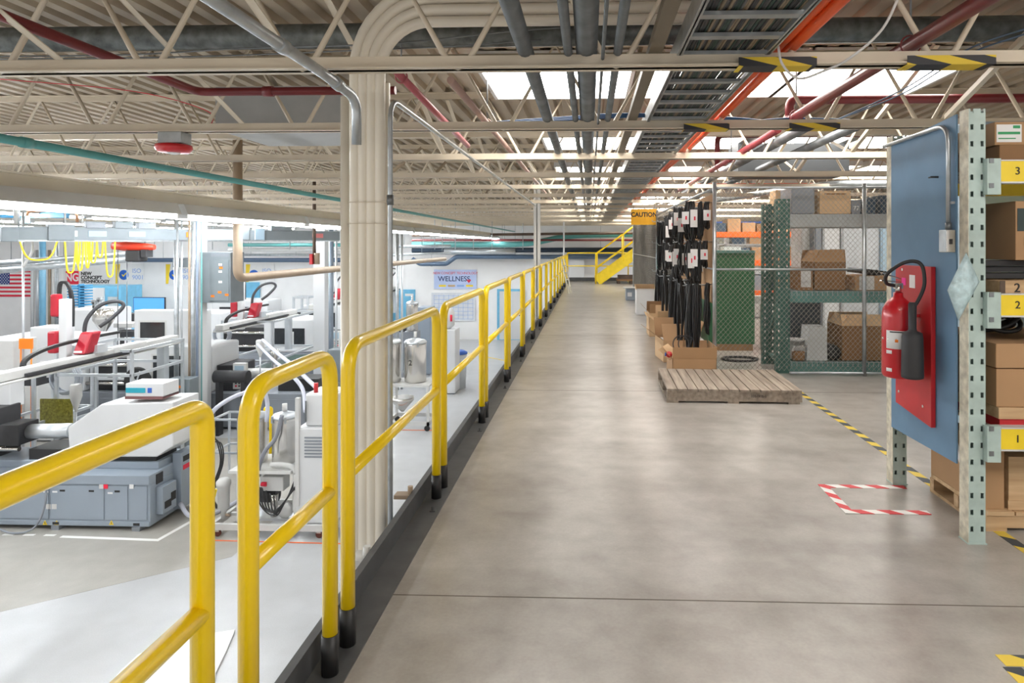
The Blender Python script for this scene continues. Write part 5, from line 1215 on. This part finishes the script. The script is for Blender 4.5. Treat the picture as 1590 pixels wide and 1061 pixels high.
B().box(dx0+0.08, dx1, 8.72, 9.2, Z(668, 8.65)+0.001, Z(616, 8.65)).build('upper_housing', white, t, bevel=0.03)
B().box(dx0-0.002, dx0+0.05, 8.6, 8.66, Z(790, 8.65), Z(620, 8.65)).build('corner_post', offwhite, t)
b = B()
for k in range(7): b.box(dx0+0.12, dx1-0.05, 8.612, 8.6195, Z(682+k*5, 8.62), Z(684.5+k*5, 8.62))
b.build('louvre', grey2, t)
B().cyl((dx0+0.2, 8.8, Z(616, 8.65)), (dx0+0.2, 8.8, Z(616, 8.65)+0.13), 0.03, 12).build('warning_beacon', red, t)
B().cyl((dx0+0.1, 8.7, Z(660, 8.65)), (dx0+0.1, 8.7, Z(627, 8.65)), 0.012, 8).build('gauge', galvd, t)
# filter canister and pumps
t = thing('filter_canister', 'tall white filter canister at the left end of the drying trolley', 'filter', (X(346, 8.7), 8.7, zf+0.08))
B().lathe([(0.03, 0), (0.035, 0.12), (0.075, 0.16), (0.08, 0.46), (0.095, 0.47), (0.095, 0.52), (0.06, 0.56), (0.02, 0.57)], (X(346, 8.7), 8.72, zf+0.081), 20).build('canister_body', offwhite, t)
B().cyl((X(346, 8.7)-0.03, 8.72, zf+0.15), (X(346, 8.7)+0.09, 8.72, zf+0.13), 0.018, 10).build('valve', brownp, t)
t = thing('pump_assembly', 'cluster of black and white pumps under the steel tanks on the trolley', 'pump', (X(415, 8.8), 8.8, zf+0.1))
cx = X(415, 8.8)
B().cyl((cx-0.25, 8.9, zf+0.35), (cx+0.1, 8.9, zf+0.35), 0.10, 18).build('motor', blackm, t)
B().box(cx-0.05, cx+0.25, 8.75, 8.95, zf+0.46, zf+0.66).build('control_box', offwhite, t, bevel=0.01)
B().lathe([(0.05, -0.04), (0.1, -0.03), (0.1, 0.03), (0.05, 0.04)], (cx+0.28, 8.75, zf+0.2), 18, 'y').build('blower', offwhite, t)
B().cyl((cx+0.1, 8.8, zf+0.08), (cx+0.1, 8.8, zf+0.4), 0.05, 14).build('receiver', steel, t)
B().box(cx-0.35, cx+0.35, 8.7, 9.1, zf+0.07, zf+0.10).build('mounting_plate', alu, t)
B().cyl((cx-0.05, 8.74, zf+0.56), (cx+0.02, 8.74, zf+0.56), 0.03).build('red_valve', redink, t)
def loop(label, pts, r, m, grp=None): return tag(B().tube(smooth_path(pts, 8), r, 8).build('hose', m), label, 'hose', grp)
loop('clear lilac hose arching over from the left tank to the machine', [W(318, 668, 8.6), W(330, 640, 8.5), W(356, 620, 8.5), W(385, 608, 8.6), W(405, 600, 8.8), W(415, 625, 8.9), W(414, 655, 8.9)], 0.028, hose)
loop('clear lilac hose bending down from the second machine to the dryer', [W(408, 528, 12.5), W(430, 548, 11), W(455, 568, 9.7), W(478, 590, 9.3), W(492, 605, 9.1), W(492, 625, 8.95)], 0.03, hose)
loop('second clear lilac hose running beside the first toward the dryer', [W(400, 535, 12.45), W(425, 560, 11), W(450, 580, 9.5), W(470, 605, 9.2), W(474, 640, 9.0)], 0.028, hose)
loop('grey ribbed hose leaning against the right steel tank', [W(438, 645, 8.75), W(428, 680, 8.7), W(412, 700, 8.65), W(402, 725, 8.65), W(402, 740, 8.65)], 0.03, mat('grey ribbed hose', (0.22, 0.23, 0.26), 0.5))
loop('white bent pipe under the right steel tank', [W(420, 722, 8.7), W(440, 722, 8.7), W(456, 728, 8.7), W(458, 750, 8.7), W(458, 795, 8.7)], 0.035, offwhite)
for k in range(6):
    loop('black pump cable tangled under the steel tanks', [W(395+k*6, 750+k*4, 8.66), W(405+k*5, 785+3*k, 8.62), W(425+k*4, 800-k*5, 8.6), W(445+k*3, 775-k*4, 8.62), W(458, 745+k*5, 8.66)], 0.010, black, 'black cables under the steel tanks')
for k in range(3):
    loop('black cable hanging at the left end of the drying trolley', [W(326+k*2, 668+k*9, 8.8), W(338+k*3, 690, 8.75), W(342+k*2, 720, 8.75), W(330, 760+k*6, 8.75), W(336+k*3, 790, 8.75)], 0.009, black, 'cables at the left end of the trolley')
loop('yellow air hose hanging left of the filter canister', [W(326, 695, 9.2), W(325, 730, 9.2), W(324, 770, 9.2), W(330, 778, 9.2), W(336, 760, 9.2)], 0.016, yhose)
tag(B().tube(fillet([W(412, 750, 9.5), W(412, 634, 9.5), W(421, 634, 9.5), W(421, 760, 9.5)], 0.03, 4), 0.03, 8).build('grab_bar', yellow), 'yellow tubular handle standing between the two near steel tanks', 'handle')
frame('wire_stand', 'small beige stand frame behind the filter canister', X(330, 10.5), X(370, 10.5), 10.5, 11.0, LF, Z(655, 10.5), s=0.03, mids=(LF+0.5,))

# ---------------------------------------------------------------- second trolley beyond the column
TY = 13.6
t = thing('tank_trolley', 'white wheeled trolley with steel tanks seen just right of the cream pipe column', 'trolley', (X(630, TY), TY, LF))
tx0, tx1 = X(597, TY), X(666, TY)
B().box(tx0, tx1, TY, TY+0.05, LF+0.12, LF+0.2).box(tx0, tx1, TY+0.75, TY+0.8, LF+0.12, LF+0.2).box(tx0, tx0+0.05, TY, TY+0.8, LF+0.12, LF+0.2).box(tx1-0.05, tx1, TY, TY+0.8, LF+0.12, LF+0.2).build('chassis', offwhite, t)
zs = Z(600, TY)
B().box(tx0, tx1, TY, TY+0.8, zs-0.04, zs).build('shelf_plate', offwhite, t)
for x in (tx0+0.03, tx1-0.03):
    for y in (TY+0.03, TY+0.77): B().box(x-0.025, x+0.025, y-0.025, y+0.025, LF+0.2, zs-0.04).build('post', offwhite, t)
for x in (tx0+0.05, tx1-0.05):
    for y in (TY+0.04, TY+0.76): B().lathe([(0.045, -0.02), (0.06, -0.012), (0.06, 0.012), (0.045, 0.02)], (x, y, LF+0.06), 14, 'y').build('wheel', black, t); 
tank('steel material tank marked 2 on the trolley right of the cream pipe column', 645, 14.0, zs+0.001, Z(524, 14), 0.235, '2')
tank('steel material tank half hidden by the cream pipe column', 606, 14.0, zs+0.001, Z(524, 14), 0.235)
B().lathe([(0.03, 0), (0.25, 0.25), (0.25, 0.32)], (X(625, 14), 14.0, LF+0.32), 18).build('hopper_cone', steel, t)
cabinet('white dryer cabinet with coil of hose behind the third rail panel', 688, 707, 17.0, 513, white, 0.6)
t = thing('hopper_loader', 'white round hopper loader on the dryer cabinet behind the rail', 'hopper', (X(697, 17.2), 17.2, Z(513, 17)))
B().lathe([(0.05, 0), (0.16, 0.1), (0.16, 0.45), (0.1, 0.55), (0.05, 0.58)], (X(696, 17.2), 17.25, Z(513, 17)+0.001), 16).build('hopper_body', white, t); B().cyl((X(700, 17.0), 17.05, Z(500, 17)), (X(700, 17), 17.05, Z(490, 17)), 0.03).build('red_valve', redink, t)
t = thing('waste_bin', 'grey round bin with blue lid on the hall floor behind the rail', 'bin', (X(714, 17.8), 17.8, LF)); c = (X(714, 17.8), 17.8, LF)
B().lathe([(0.16, 0), (0.2, 0.9), (0.2, 0.95)], c, 18).build('bin_body', mat('translucent grey bin', (0.6, 0.63, 0.65), 0.4), t); B().lathe([(0.215, 0.951), (0.215, 1.0), (0.1, 1.06)], c, 18).build('lid', cobalt, t)
# small machines near 660-690
tank('steel tank standing behind the trolley right of the cream pipe column', 640, 18.5, Z(515, 18.5), Z(466, 18.5), 0.17)
t = thing('tank_stand', 'grey stand carrying the small rear steel tank', 'stand', (X(640, 18.5), 18.5, LF)); B().box(X(630, 18.5), X(650, 18.5), 18.3, 18.7, LF, Z(515, 18.5)-0.001).build('stand_body', grey2, t)
cabinet('white and grey machine behind the tanks right of the cream pipe column', 648, 668, 19.5, 478, grey, 0.6)
# cone hoppers near the first robot
for a, y, zt_, zb_, r, lab in ((161, 15.5, 482, 518, 0.23, 'steel cone hopper behind the nearest robot'), (118, 10.2, 602, 640, 0.085, 'small white cone hopper on the guard frame near the machine hood'), (404, 12.5, 530, 555, 0.08, 'small white cone hopper under the second robot')):
    k = thing('cone_hopper', lab, 'hopper', tuple(W(a, zb_, y))); c = W(a, zb_, y); H_ = Z(zt_, y)-c.z
    B().lathe([(r*0.2, 0), (r*0.3, H_*0.1), (r, H_*0.55), (r, H_*0.95), (r*0.8, H_)], c, 18).build('vessel', steel if r > 0.1 else offwhite, k)
    B().cyl((c.x, c.y, LF if r > 0.1 else c.z-0.4), (c.x, c.y, c.z), r*0.18, 10).build('outlet_pipe', alu, k)
t = thing('machine_block', 'white machine body with round gauges behind the nearest robot', 'machine', tuple(W(130, 490, 16.5)))
B().box(X(108, 16.5), X(172, 16.5), 16.5, 17.3, LF, Z(482, 16.5)).build('machine_body', white, t, bevel=0.05)
for a, c_ in ((140, 470), (148, 466), (142, 478)): q = W(a, c_, 16.5); B().cyl((q.x, 16.6, q.z), (q.x, 16.72, q.z), 0.06, 12).box(q.x-0.02, q.x+0.02, 16.6, 16.7, Z(482, 16.5), q.z).build('gauge', galv, t)
for a, b_, c_, d, y, m_, lab in ((176, 206, 505, 512, 15.8, offwhite, 'white horizontal barrel left of the second machine'), (175, 206, 518, 527, 15.6, blackm, 'dark block below the white barrel'), (183, 208, 490, 505, 19, blackm, 'black part beside the white clamp cover')):
    tag(B().box(X(a, y), X(b_, y), y, y+0.4, Z(d, y), Z(c_, y)).box(X(a+2, y), X(a+5, y), y+0.1, y+0.3, LF, Z(d, y)).build('side_machine', m_, bevel=0.01), lab, 'machine')
# framed parts on the third machine near x 460
frame('tooling_rack', 'grey framed tooling box standing behind the third machine cover', X(456, 20.6), X(478, 20.6), 20.6, 21.2, LF, Z(462, 20.6), s=0.06, mids=(LF+1.8,))

# ---------------------------------------------------------------- far wall signs
FY = 26.97
def wallthing(name, label, cat, a, b_, c_, d, m, th=0.02):
    t = thing(name, label, cat, (X((a+b_)/2, FY), FY, Z(d, FY)))
    B().box(X(a, FY), X(b_, FY), FY-th, FY, Z(d, FY), Z(c_, FY)).build('board', m, t); return t
def wp(a, c_, y=FY-0.03): return W(a, c_, y)
# flag
fx0, fx1, fz0, fz1 = X(-8, FY), X(48.5, FY), Z(463, FY), Z(421, FY)
t = thing('flag', 'red and white striped flag with blue starry corner on the far wall', 'flag', ((fx0+fx1)/2, FY, fz0))
hs = (fz1-fz0)/13
r_, w_ = B(), B()
for k in range(13): (r_ if k % 2 == 0 else w_).box(fx0, fx1, FY-0.02, FY-0.008, fz0+k*hs, fz0+(k+1)*hs)
r_.build('red_stripes', redink, t); w_.build('white_stripes', paper, t)
cx1 = fx0+(fx1-fx0)*0.42; B().box(fx0, cx1, FY-0.026, FY-0.0201, fz1-7*hs, fz1).build('canton', mat('flag blue', (0.02, 0.05, 0.22), 0.6), t)
b = B()
for i in range(9):
    for j in range(5 if i % 2 else 6):
        q = (fx0+(cx1-fx0)*((j+0.5+(0.5 if i % 2 else 0))/6), fz1-7*hs*(i+0.5)/9); vs = []
        for k in range(10): a = PI/2+k*PI/5; r = 0.032 if k % 2 == 0 else 0.013; vs.append((q[0]+r*math.cos(a), q[1]+r*math.sin(a)))
        b.prism(vs, FY-0.028, FY-0.0262)
b.build('stars', paper, t)
# company sign
t = wallthing('wall_sign', 'white company sign with a red NG mark reading NEW CONCEPT TECHNOLOGY', 'sign', 99, 168, 412, 446, paper)
q0, q1 = wp(102, 441.5), wp(122, 421)
lg = B().box(q0.x, q1.x, FY-0.03, FY-0.0201, q0.z, q1.z).build('red_logo', redink, t, bevel=0.0)
text('NG', 0.48, ((q0.x+q1.x)/2, FY-0.032, (q0.z+q1.z)/2), paper, t, '-y', 'logo_letters', bold=0.012, sx=0.80)
for body, y_, s_ in (('NEW', 425.2, 0.20), ('CONCEPT', 431.4, 0.20), ('TECHNOLOGY', 437.4, 0.185)):
    text(body, s_, (wp(125.5, y_).x, FY-0.024, wp(125, y_).z), ink, t, '-y', align='LEFT', bold=0.008, sx=1.0)
# badge banners
for a, lab, s1, s2 in ((180, 'banner with blue tick badge and ISO lettering nearest the company sign', 'ISO', '9001'), (258, 'banner with blue tick badge half hidden by the grey conduit', 'ISO', '9001'), (382, 'banner with blue tick badge above the long cream pipe', 'ISO', '')):
    t = wallthing('wall_banner', lab, 'banner', a, a+44, 410, 444, paper)
    q = wp(a, 442); B().prism([(X(a, FY), Z(442, FY)), (X(a+4, FY), Z(442, FY)), (X(a+7, FY), Z(411, FY)), (X(a, FY), Z(411, FY))], FY-0.024, FY-0.0201).build('yellow_edge', ylab, t)
    c = wp(a+12, 427); B().lathe([(0.01, -0.006), (0.21, -0.005), (0.215, 0)], (c.x, FY-0.0205, c.z), 24, 'y').build('badge', blueink, t)
    B().add([(c.x-0.09, FY-0.03, c.z+0.0), (c.x-0.06, FY-0.03, c.z+0.03), (c.x-0.01, FY-0.03, c.z-0.02), (c.x+0.10, FY-0.03, c.z+0.10), (c.x+0.12, FY-0.03, c.z+0.06), (c.x-0.01, FY-0.03, c.z-0.09)], [(0, 1, 2, 5), (2, 3, 4, 5)]).build('tick', ylab, t)
    text(s1, 0.26, (wp(a+32, 421).x, FY-0.022, wp(a, 421).z), lblueink, t, '-y')
    if s2: text(s2, 0.26, (wp(a+34, 431).x, FY-0.022, wp(a, 431).z), lblueink, t, '-y')
# wellness board
t = wallthing('wall_board', 'pale blue WELLNESS board on the far wall under the pipes', 'sign', 674, 740, 419, 449, signblue)
text('NEW CONCEPT TECHNOLOGY', 0.15, (wp(707, 425).x, FY-0.024, wp(707, 424.5).z), redink, t, '-y', sx=0.88)
text('WELLNESS', 0.30, (wp(705, 434).x, FY-0.024, wp(705, 433.5).z), mat('navy ink', (0.02, 0.04, 0.16), 0.5), t, '-y', sx=0.96, bold=0.004)
q = wp(728, 436); B().prism([(q.x, q.z-0.10), (q.x+0.09, q.z+0.01), (q.x+0.06, q.z+0.06), (q.x, q.z+0.02), (q.x-0.06, q.z+0.06), (q.x-0.09, q.z+0.01)], FY-0.028, FY-0.021).build('heart', redink, t)
for k, m_ in enumerate((ylab, MATS['light cardboard'], lblueink, ylab)):
    q = wp(687+k*14, 444); B().box(q.x-0.15, q.x+0.15, FY-0.026, FY-0.0201, q.z-0.04, q.z+0.04).build('colour_block', m_, t)
t = wallthing('planner_board', 'white gridded planner board under the WELLNESS board', 'board', 670, 738, 455, 499, mat('planner white', (0.68, 0.71, 0.76), 0.5))
b = B()
for k in range(9): x = X(674+k*7.5, FY); b.box(x, x+0.012, FY-0.024, FY-0.0201, Z(496, FY), Z(458, FY))
for k in range(7): z = Z(496-k*6, FY); b.box(X(674, FY), X(735, FY), FY-0.024, FY-0.0201, z, z+0.012)
b.build('grid_lines', lblueink, t)
def door(n, a, b_, top, m_frame, m_leaf, y=FY, bot=528):
    t = B().box(X(a, y), X(b_, y), y-0.05, y, LF, Z(top, y)).build('door_%d' % n, m_frame); t['kind'] = 'structure'
    B().box(X(a+4, y), X(b_-4, y), y-0.06, y-0.0501, LF+0.02, Z(top+3.5, y)).build('door_leaf', m_leaf, t)
    B().box(X(b_-9, y), X(b_-6, y), y-0.09, y-0.0601, LF+1.0, LF+1.06).build('door_handle', steel, t)
door(1, 772, 815, 449, skyblue, white)
door(2, 608, 645, 450, skyblue, skyblue)
door(3, 372, 404, 439, skyblue, skyblue)
q = wp(633, 458); tag(B().box(q.x-0.1, q.x+0.25, FY-0.07, FY-0.0601, q.z-0.05, q.z+0.05).build('small_sign', paper), 'small white sign on the blue double door right of the column', 'sign')
# white duct drops and wall ribs near 640 and 50-90
for a, y, m_, lab in ((52, 26.9, white, 'white downpipe on the far wall right of the flag'), (60, 26.9, alu, 'grey downpipe on the far wall right of the flag'), (79, 26.9, brownp, 'brown downpipe on the far wall right of the flag'), (84, 26.9, offwhite, 'cream downpipe on the far wall left of the company sign')):
    tag(B().cyl((X(a, y), y-0.06, LF), (X(a, y), y-0.06, 1.2), 0.06, 10).build('downpipe', m_), lab, 'pipe')

# ---------------------------------------------------------------- overhead services in the hall
t = thing('busway', 'long grey busway hung across the hall below the strip lights', 'busway', (-8.6, 14, 1.5))
A, E = W(6, 362, 10.2), W(526, 366.5, 15.5); A = Vector((A.x-0.0, A.y, A.z)); D = (E-A)
B().bar(A, E, 0.09, 0.22).build('trunking', busgrey, t)
B().bar(A+Vector((0, 0, -0.125)), E+Vector((0, 0, -0.125)), 0.03, 0.03).build('bracket_rail', galv, t)
for f, wd, ht, up_, m_ in ((0.01, 0.22, 0.24, -0.02, busgrey), (0.12, 0.38, 0.28, 0.02, busgrey), (0.20, 0.3, 0.12, 0.16, grey2), (0.27, 0.3, 0.13, 0.165, busgrey), (0.33, 0.3, 0.12, 0.16, grey2), (0.62, 0.3, 0.26, 0.02, busgrey), (0.68, 0.22, 0.25, 0.02, lblue), (0.76, 0.5, 0.12, 0.16, busgrey)):
    P_ = A+D*f; B().obox(P_+Vector((0, 0, up_)), (0.13, wd, ht), (0, 0, -math.atan2(D.x, D.y))).build('tap_box', m_, t, bevel=0.01)
for f, m_ in ((0.13, paper), (0.2, lblue), (0.30, lblue), (0.46, orangel), (0.9, mat('faded red label', (0.7, 0.2, 0.2), 0.5))):
    P_ = A+D*f+Vector((0.055, -0.005, 0)); B().obox(P_, (0.012, 0.28, 0.1), (0, 0, -math.atan2(D.x, D.y))).build('paper_label', m_, t)
for f in (0.03, 0.3, 0.6, 0.9): P_ = A+D*f; B().cyl(P_, (P_.x, P_.y, 2.3), 0.012, 6).build('hanger_rod', galv, t)
# hanging yellow air hoses
def bus_at(px_):
    best = min(range(400), key=lambda i: abs(X(px_, A.y+D.y*i/400)-(A.x+D.x*i/400)))
    return A+D*(best/400)
def hang(a, b_, top, low, y, lab, grp=None):
    p, q = bus_at(a)+Vector((0, 0, -0.13)), bus_at(b_)+Vector((0, 0, -0.13)); m_ = W((a+b_)/2, low, (p.y+q.y)/2)
    dz = m_.z-(p.z+q.z)/2; pts = [p.lerp(q, 0.5-0.5*math.copysign(abs(2*k/8-1)**0.6, 1-2*k/8))+Vector((0, 0, dz*(1-abs(2*k/8-1)**2.2))) for k in range(9)]
    return loop(lab, pts, 0.014, yhose, grp)
hang(31, 89, 376, 404, 10.8, 'single wide yellow air hose loop at the left under the busway')
for k, (a, b_, lo) in enumerate(((101, 118, 424), (118, 124, 410), (119, 130, 420), (133, 139, 416), (136, 144, 405), (139, 150, 408), (150, 160, 400), (163, 178, 430))):
    hang(a, b_, 374, lo, 11.0+k*0.05, 'yellow air hose loop in the bunch hanging under the busway', 'yellow air hoses under the busway')
loop('white cable curling under the busway at left', [W(50, 374, 11), W(50, 390, 11), W(44, 402, 11), W(36, 414, 11)], 0.02, offwhite)
# red hoist
t = thing('chain_hoist', 'red electric chain hoist hanging right of the yellow air hoses', 'hoist', tuple(W(208, 390, 12)))
p = W(176, 382, 12); q = W(240, 384, 12)
B().tube([p, p*0.7+q*0.3, q*0.6+p*0.4, q], [0.07, 0.09, 0.08, 0.05], 14).build('hoist_body', mat('hoist red', (0.75, 0.05, 0.02), 0.4), t)
B().box(X(199, 12), X(222, 12), 11.9, 12.15, Z(407, 12), Z(389, 12)).build('motor', blackm, t, bevel=0.03); B().box(X(224, 12), X(232, 12), 11.9, 12.1, Z(400, 12), Z(388, 12)).build('limit_box', blackm, t)
for a in (186, 200): B().cyl((X(a, 12), 11.95, Z(388, 12)), (X(a, 12), 11.95, Z(545, 12)), 0.009, 6).build('chain', galvd, t)
for a in (182, 225): B().cyl((X(a, 12), 12, Z(378, 12)), (X(a, 12), 12, 2.3), 0.01, 6).build('hanger_rod', galv, t)
# crane beam, copper and other pipes above the busway
tag(B().box(X(0, 13), X(101, 13), 13, 13.12, Z(337, 13), Z(328, 13)).build('crane_beam', bluem), 'bright blue crane beam at the left under the strip lights', 'beam')
tag(B().box(X(80, 17), X(270, 17), 17, 17.2, Z(338, 17), Z(331, 17)).build('crane_beam', mat('dull blue beam', (0.10, 0.20, 0.34), 0.5)), 'dull blue beam above the busway', 'beam')
tag(B().box(X(410, 24), X(528, 24), 24, 24.2, Z(352, 24), Z(346, 24)).build('crane_beam', MATS['cobalt blue']), 'cobalt blue beam far off above the right part of the busway', 'beam')
tag(B().box(X(39, 13), X(48, 13), 12.9, 12.98, Z(346, 13), Z(333, 13)).build('trolley_box', skyblue), 'light blue trolley box under the crane beam', 'box')
pipe('hall_pipe', 'copper pipe bending above the busway at left', 'pipe', [W(42, 335, 11.5), W(44, 328, 11.5), W(119, 327, 11.5), W(120, 345, 11.5)], 0.025, copper, rad=0.05)
for a, y, lab in ((26, 10.6, 'fat white drop pipe above the busway at the left'), (101, 10.9, 'slim white drop pipe above the busway by the copper bend'), (128, 11, 'second slim white drop pipe above the busway')):
    tag(B().cyl((X(a, y), y, Z(346, y)), (X(a, y), y, 2.25), 0.045 if a == 26 else 0.015, 12).build('drop_pipe', offwhite), lab, 'pipe')
pipe('hall_pipe', 'long brown and cream pipe dropping then running down the hall with an elbow', 'pipe', [(X(369, 7.1), 7.1, 2.82), (X(369, 7.1), 7.1, 1.03), (X(369, 7.1), 17.5, 1.03)], 0.05, brownp, rad=0.12)
B_ = [o for o in COL.objects if o.get('label', '').startswith('long brown and cream pipe')][0]
pipe('hall_pipe', 'thin dark drop pipe with red valve left of the white column', 'pipe', [(X(488, 13.5), 13.5, 2.82), (X(488, 13.5), 13.5, 1.0)], 0.035, rust)
t = thing('pipe_valve', 'brass valve with red handle on the thin dark drop pipe', 'valve', tuple(W(488, 405, 13.4))); q = W(489, 402, 13.4)
B().cyl((q.x, 13.5, q.z-0.12), (q.x, 13.5, q.z+0.12), 0.06, 12).build('valve_body', brownp, t); B().box(q.x-0.12, q.x-0.061, 13.4, 13.5, q.z-0.12, q.z+0.1).build('red_handle', redb, t)
for a, c_, b_, d, y0, y1, r, m_, lab in ((-20, 410, 205, 393, 15, 17, 0.06, galv, 'upper long grey pipe above the flag'), (-20, 421, 205, 402, 15, 17, 0.09, galv, 'lower thick grey pipe passing above the flag and company sign'),
        (200, 404, 560, 404, 26.3, 26.3, 0.09, mat('slate blue pipe', (0.09, 0.14, 0.22), 0.4), 'slate blue pipe along the far wall above the banners'), (355, 388, 560, 388, 25.4, 25.4, 0.07, offwhite, 'bright white pipe along the far wall'),
        (360, 396, 560, 396, 25.8, 25.8, 0.05, galv, 'thin grey pipe below the bright white pipe'), (355, 380.5, 560, 380.5, 25, 25, 0.07, teal, 'teal pipe far off above the bright white pipe'),
        (615, 383, 700, 382, 24.5, 24.5, 0.05, galv, 'short grey pipe at the far wall right of the column'), (690, 391, 800, 391, 26, 26, 0.12, alu, 'insulated silver pipe at the far wall'), (640, 389, 985, 388, 26.2, 26.2, 0.1, mat('black blue pipe', (0.03, 0.05, 0.08), 0.4), 'dark blue black pipe running to the yellow stair'),
        (610, 396, 700, 393, 23, 23, 0.04, galv, 'thin pipe under the insulated silver pipe')):
    P0, P1 = W(a, c_, y0), W(b_, d, y1); t = thing('hall_pipe', lab, 'pipe', P0); B().cyl(P0, P1, r, 12).build('pipe_run', m_, t)
    for f in (0.15, 0.5, 0.85): q = P0.lerp(P1, f); B().cyl(q, (q.x, q.y, 2.83), 0.008, 6).build('hanger_rod', galv, t)
pipe('hall_pipe', 'slate blue pipe with a jog above the wellness board', 'pipe', [W(640, 402, 26.1), W(652, 410, 26.1), W(693, 410, 26.1), W(708, 399, 26.1), W(985, 399, 26.1)], 0.09, MATS['slate blue pipe'], rad=0.1, hangers=[tuple(W(670, 410, 26.1)), tuple(W(800, 399, 26.1))])
pipe('hall_pipe', 'teal pipe sweeping up to the right above the yellow stair', 'pipe', [W(640, 380, 25.2), W(820, 380, 25.2), W(880, 366, 25.2), W(985, 364, 25.2)], 0.11, teal, rad=0.9, hangers=[tuple(W(700, 380, 25.2)), tuple(W(780, 380, 25.2))])
pipe('hall_pipe', 'dark maroon pipe above the teal sweep at the far end', 'pipe', [W(640, 373, 24.8), W(985, 373, 24.8)], 0.04, maroon)
pipe('hall_pipe', 'second dark pipe above the teal sweep at the far end', 'pipe', [W(640, 366, 24.0), W(985, 362, 24.0)], 0.05, rust)
tag(B().box(X(880, 26.6), X(990, 26.6), 26.6, 26.7, Z(402, 26.6), Z(392, 26.6)).build('wall_band', mat('blue grey band', (0.22, 0.26, 0.33), 0.5)), 'blue grey band on the far wall behind the end rail', 'panel')
for k, (a, y) in enumerate(((675, 20), (707, 20), (735, 22), (764, 22), (812, 24), (240, 15), (330, 14), (450, 15))):
    tag(B().cyl((X(a, y), y, Z(388, y)), (X(a, y), y, 2.83), 0.012, 6).build('hanger_rod', galv), 'thin steel hanger rod holding the hall pipes', 'rod', 'hanger rods for the hall pipes')
# ---------------------------------------------------------------- hall floor markings
def ltape(pts, wd, m, label):
    o = tape(pts, wd, m, label); o.location.z = LF+0.0025; return o
LL = lambda px_, py_: (lambda Y: (X(px_, Y), Y))((EYE-LF)/((py_-HZ)/1000.0))
ltape([LL(98, 847), LL(245, 850), LL(330, 800)], 0.06, whitet, 'white floor line around the end of the nearest machine')
for k in range(3): a = 5+k*32; ltape([LL(a, 845), LL(a+17, 845)], 0.05, whitet, ('leftmost of the three short white floor dashes', 'middle one of the three short white floor dashes', 'rightmost of the three short white floor dashes')[k])
ltape([LL(325, 849), LL(530, 851)], 0.03, oranget, 'orange floor line in front of the drying trolley'); ltape([LL(320, 851), LL(345, 815)], 0.03, oranget, 'orange floor line running back at the left of the drying trolley')
ltape([LL(600, 671), LL(672, 671)], 0.05, oranget, 'orange floor line by the trolley beyond the column'); ltape([LL(700, 545), LL(790, 562)], 0.08, ylab, 'yellow floor line crossing the hall behind the rail')
pv = [LL(188, 1061), LL(215, 1035), LL(270, 1010), LL(365, 992), LL(352, 1025), LL(335, 1061), LL(330, 1110), LL(150, 1110)]
tag(B().prismz(pv, LF+0.003, LF+0.02).build('white_sheet', paper), 'large white sheet with curved edge lying on the hall floor at the bottom', 'sheet')
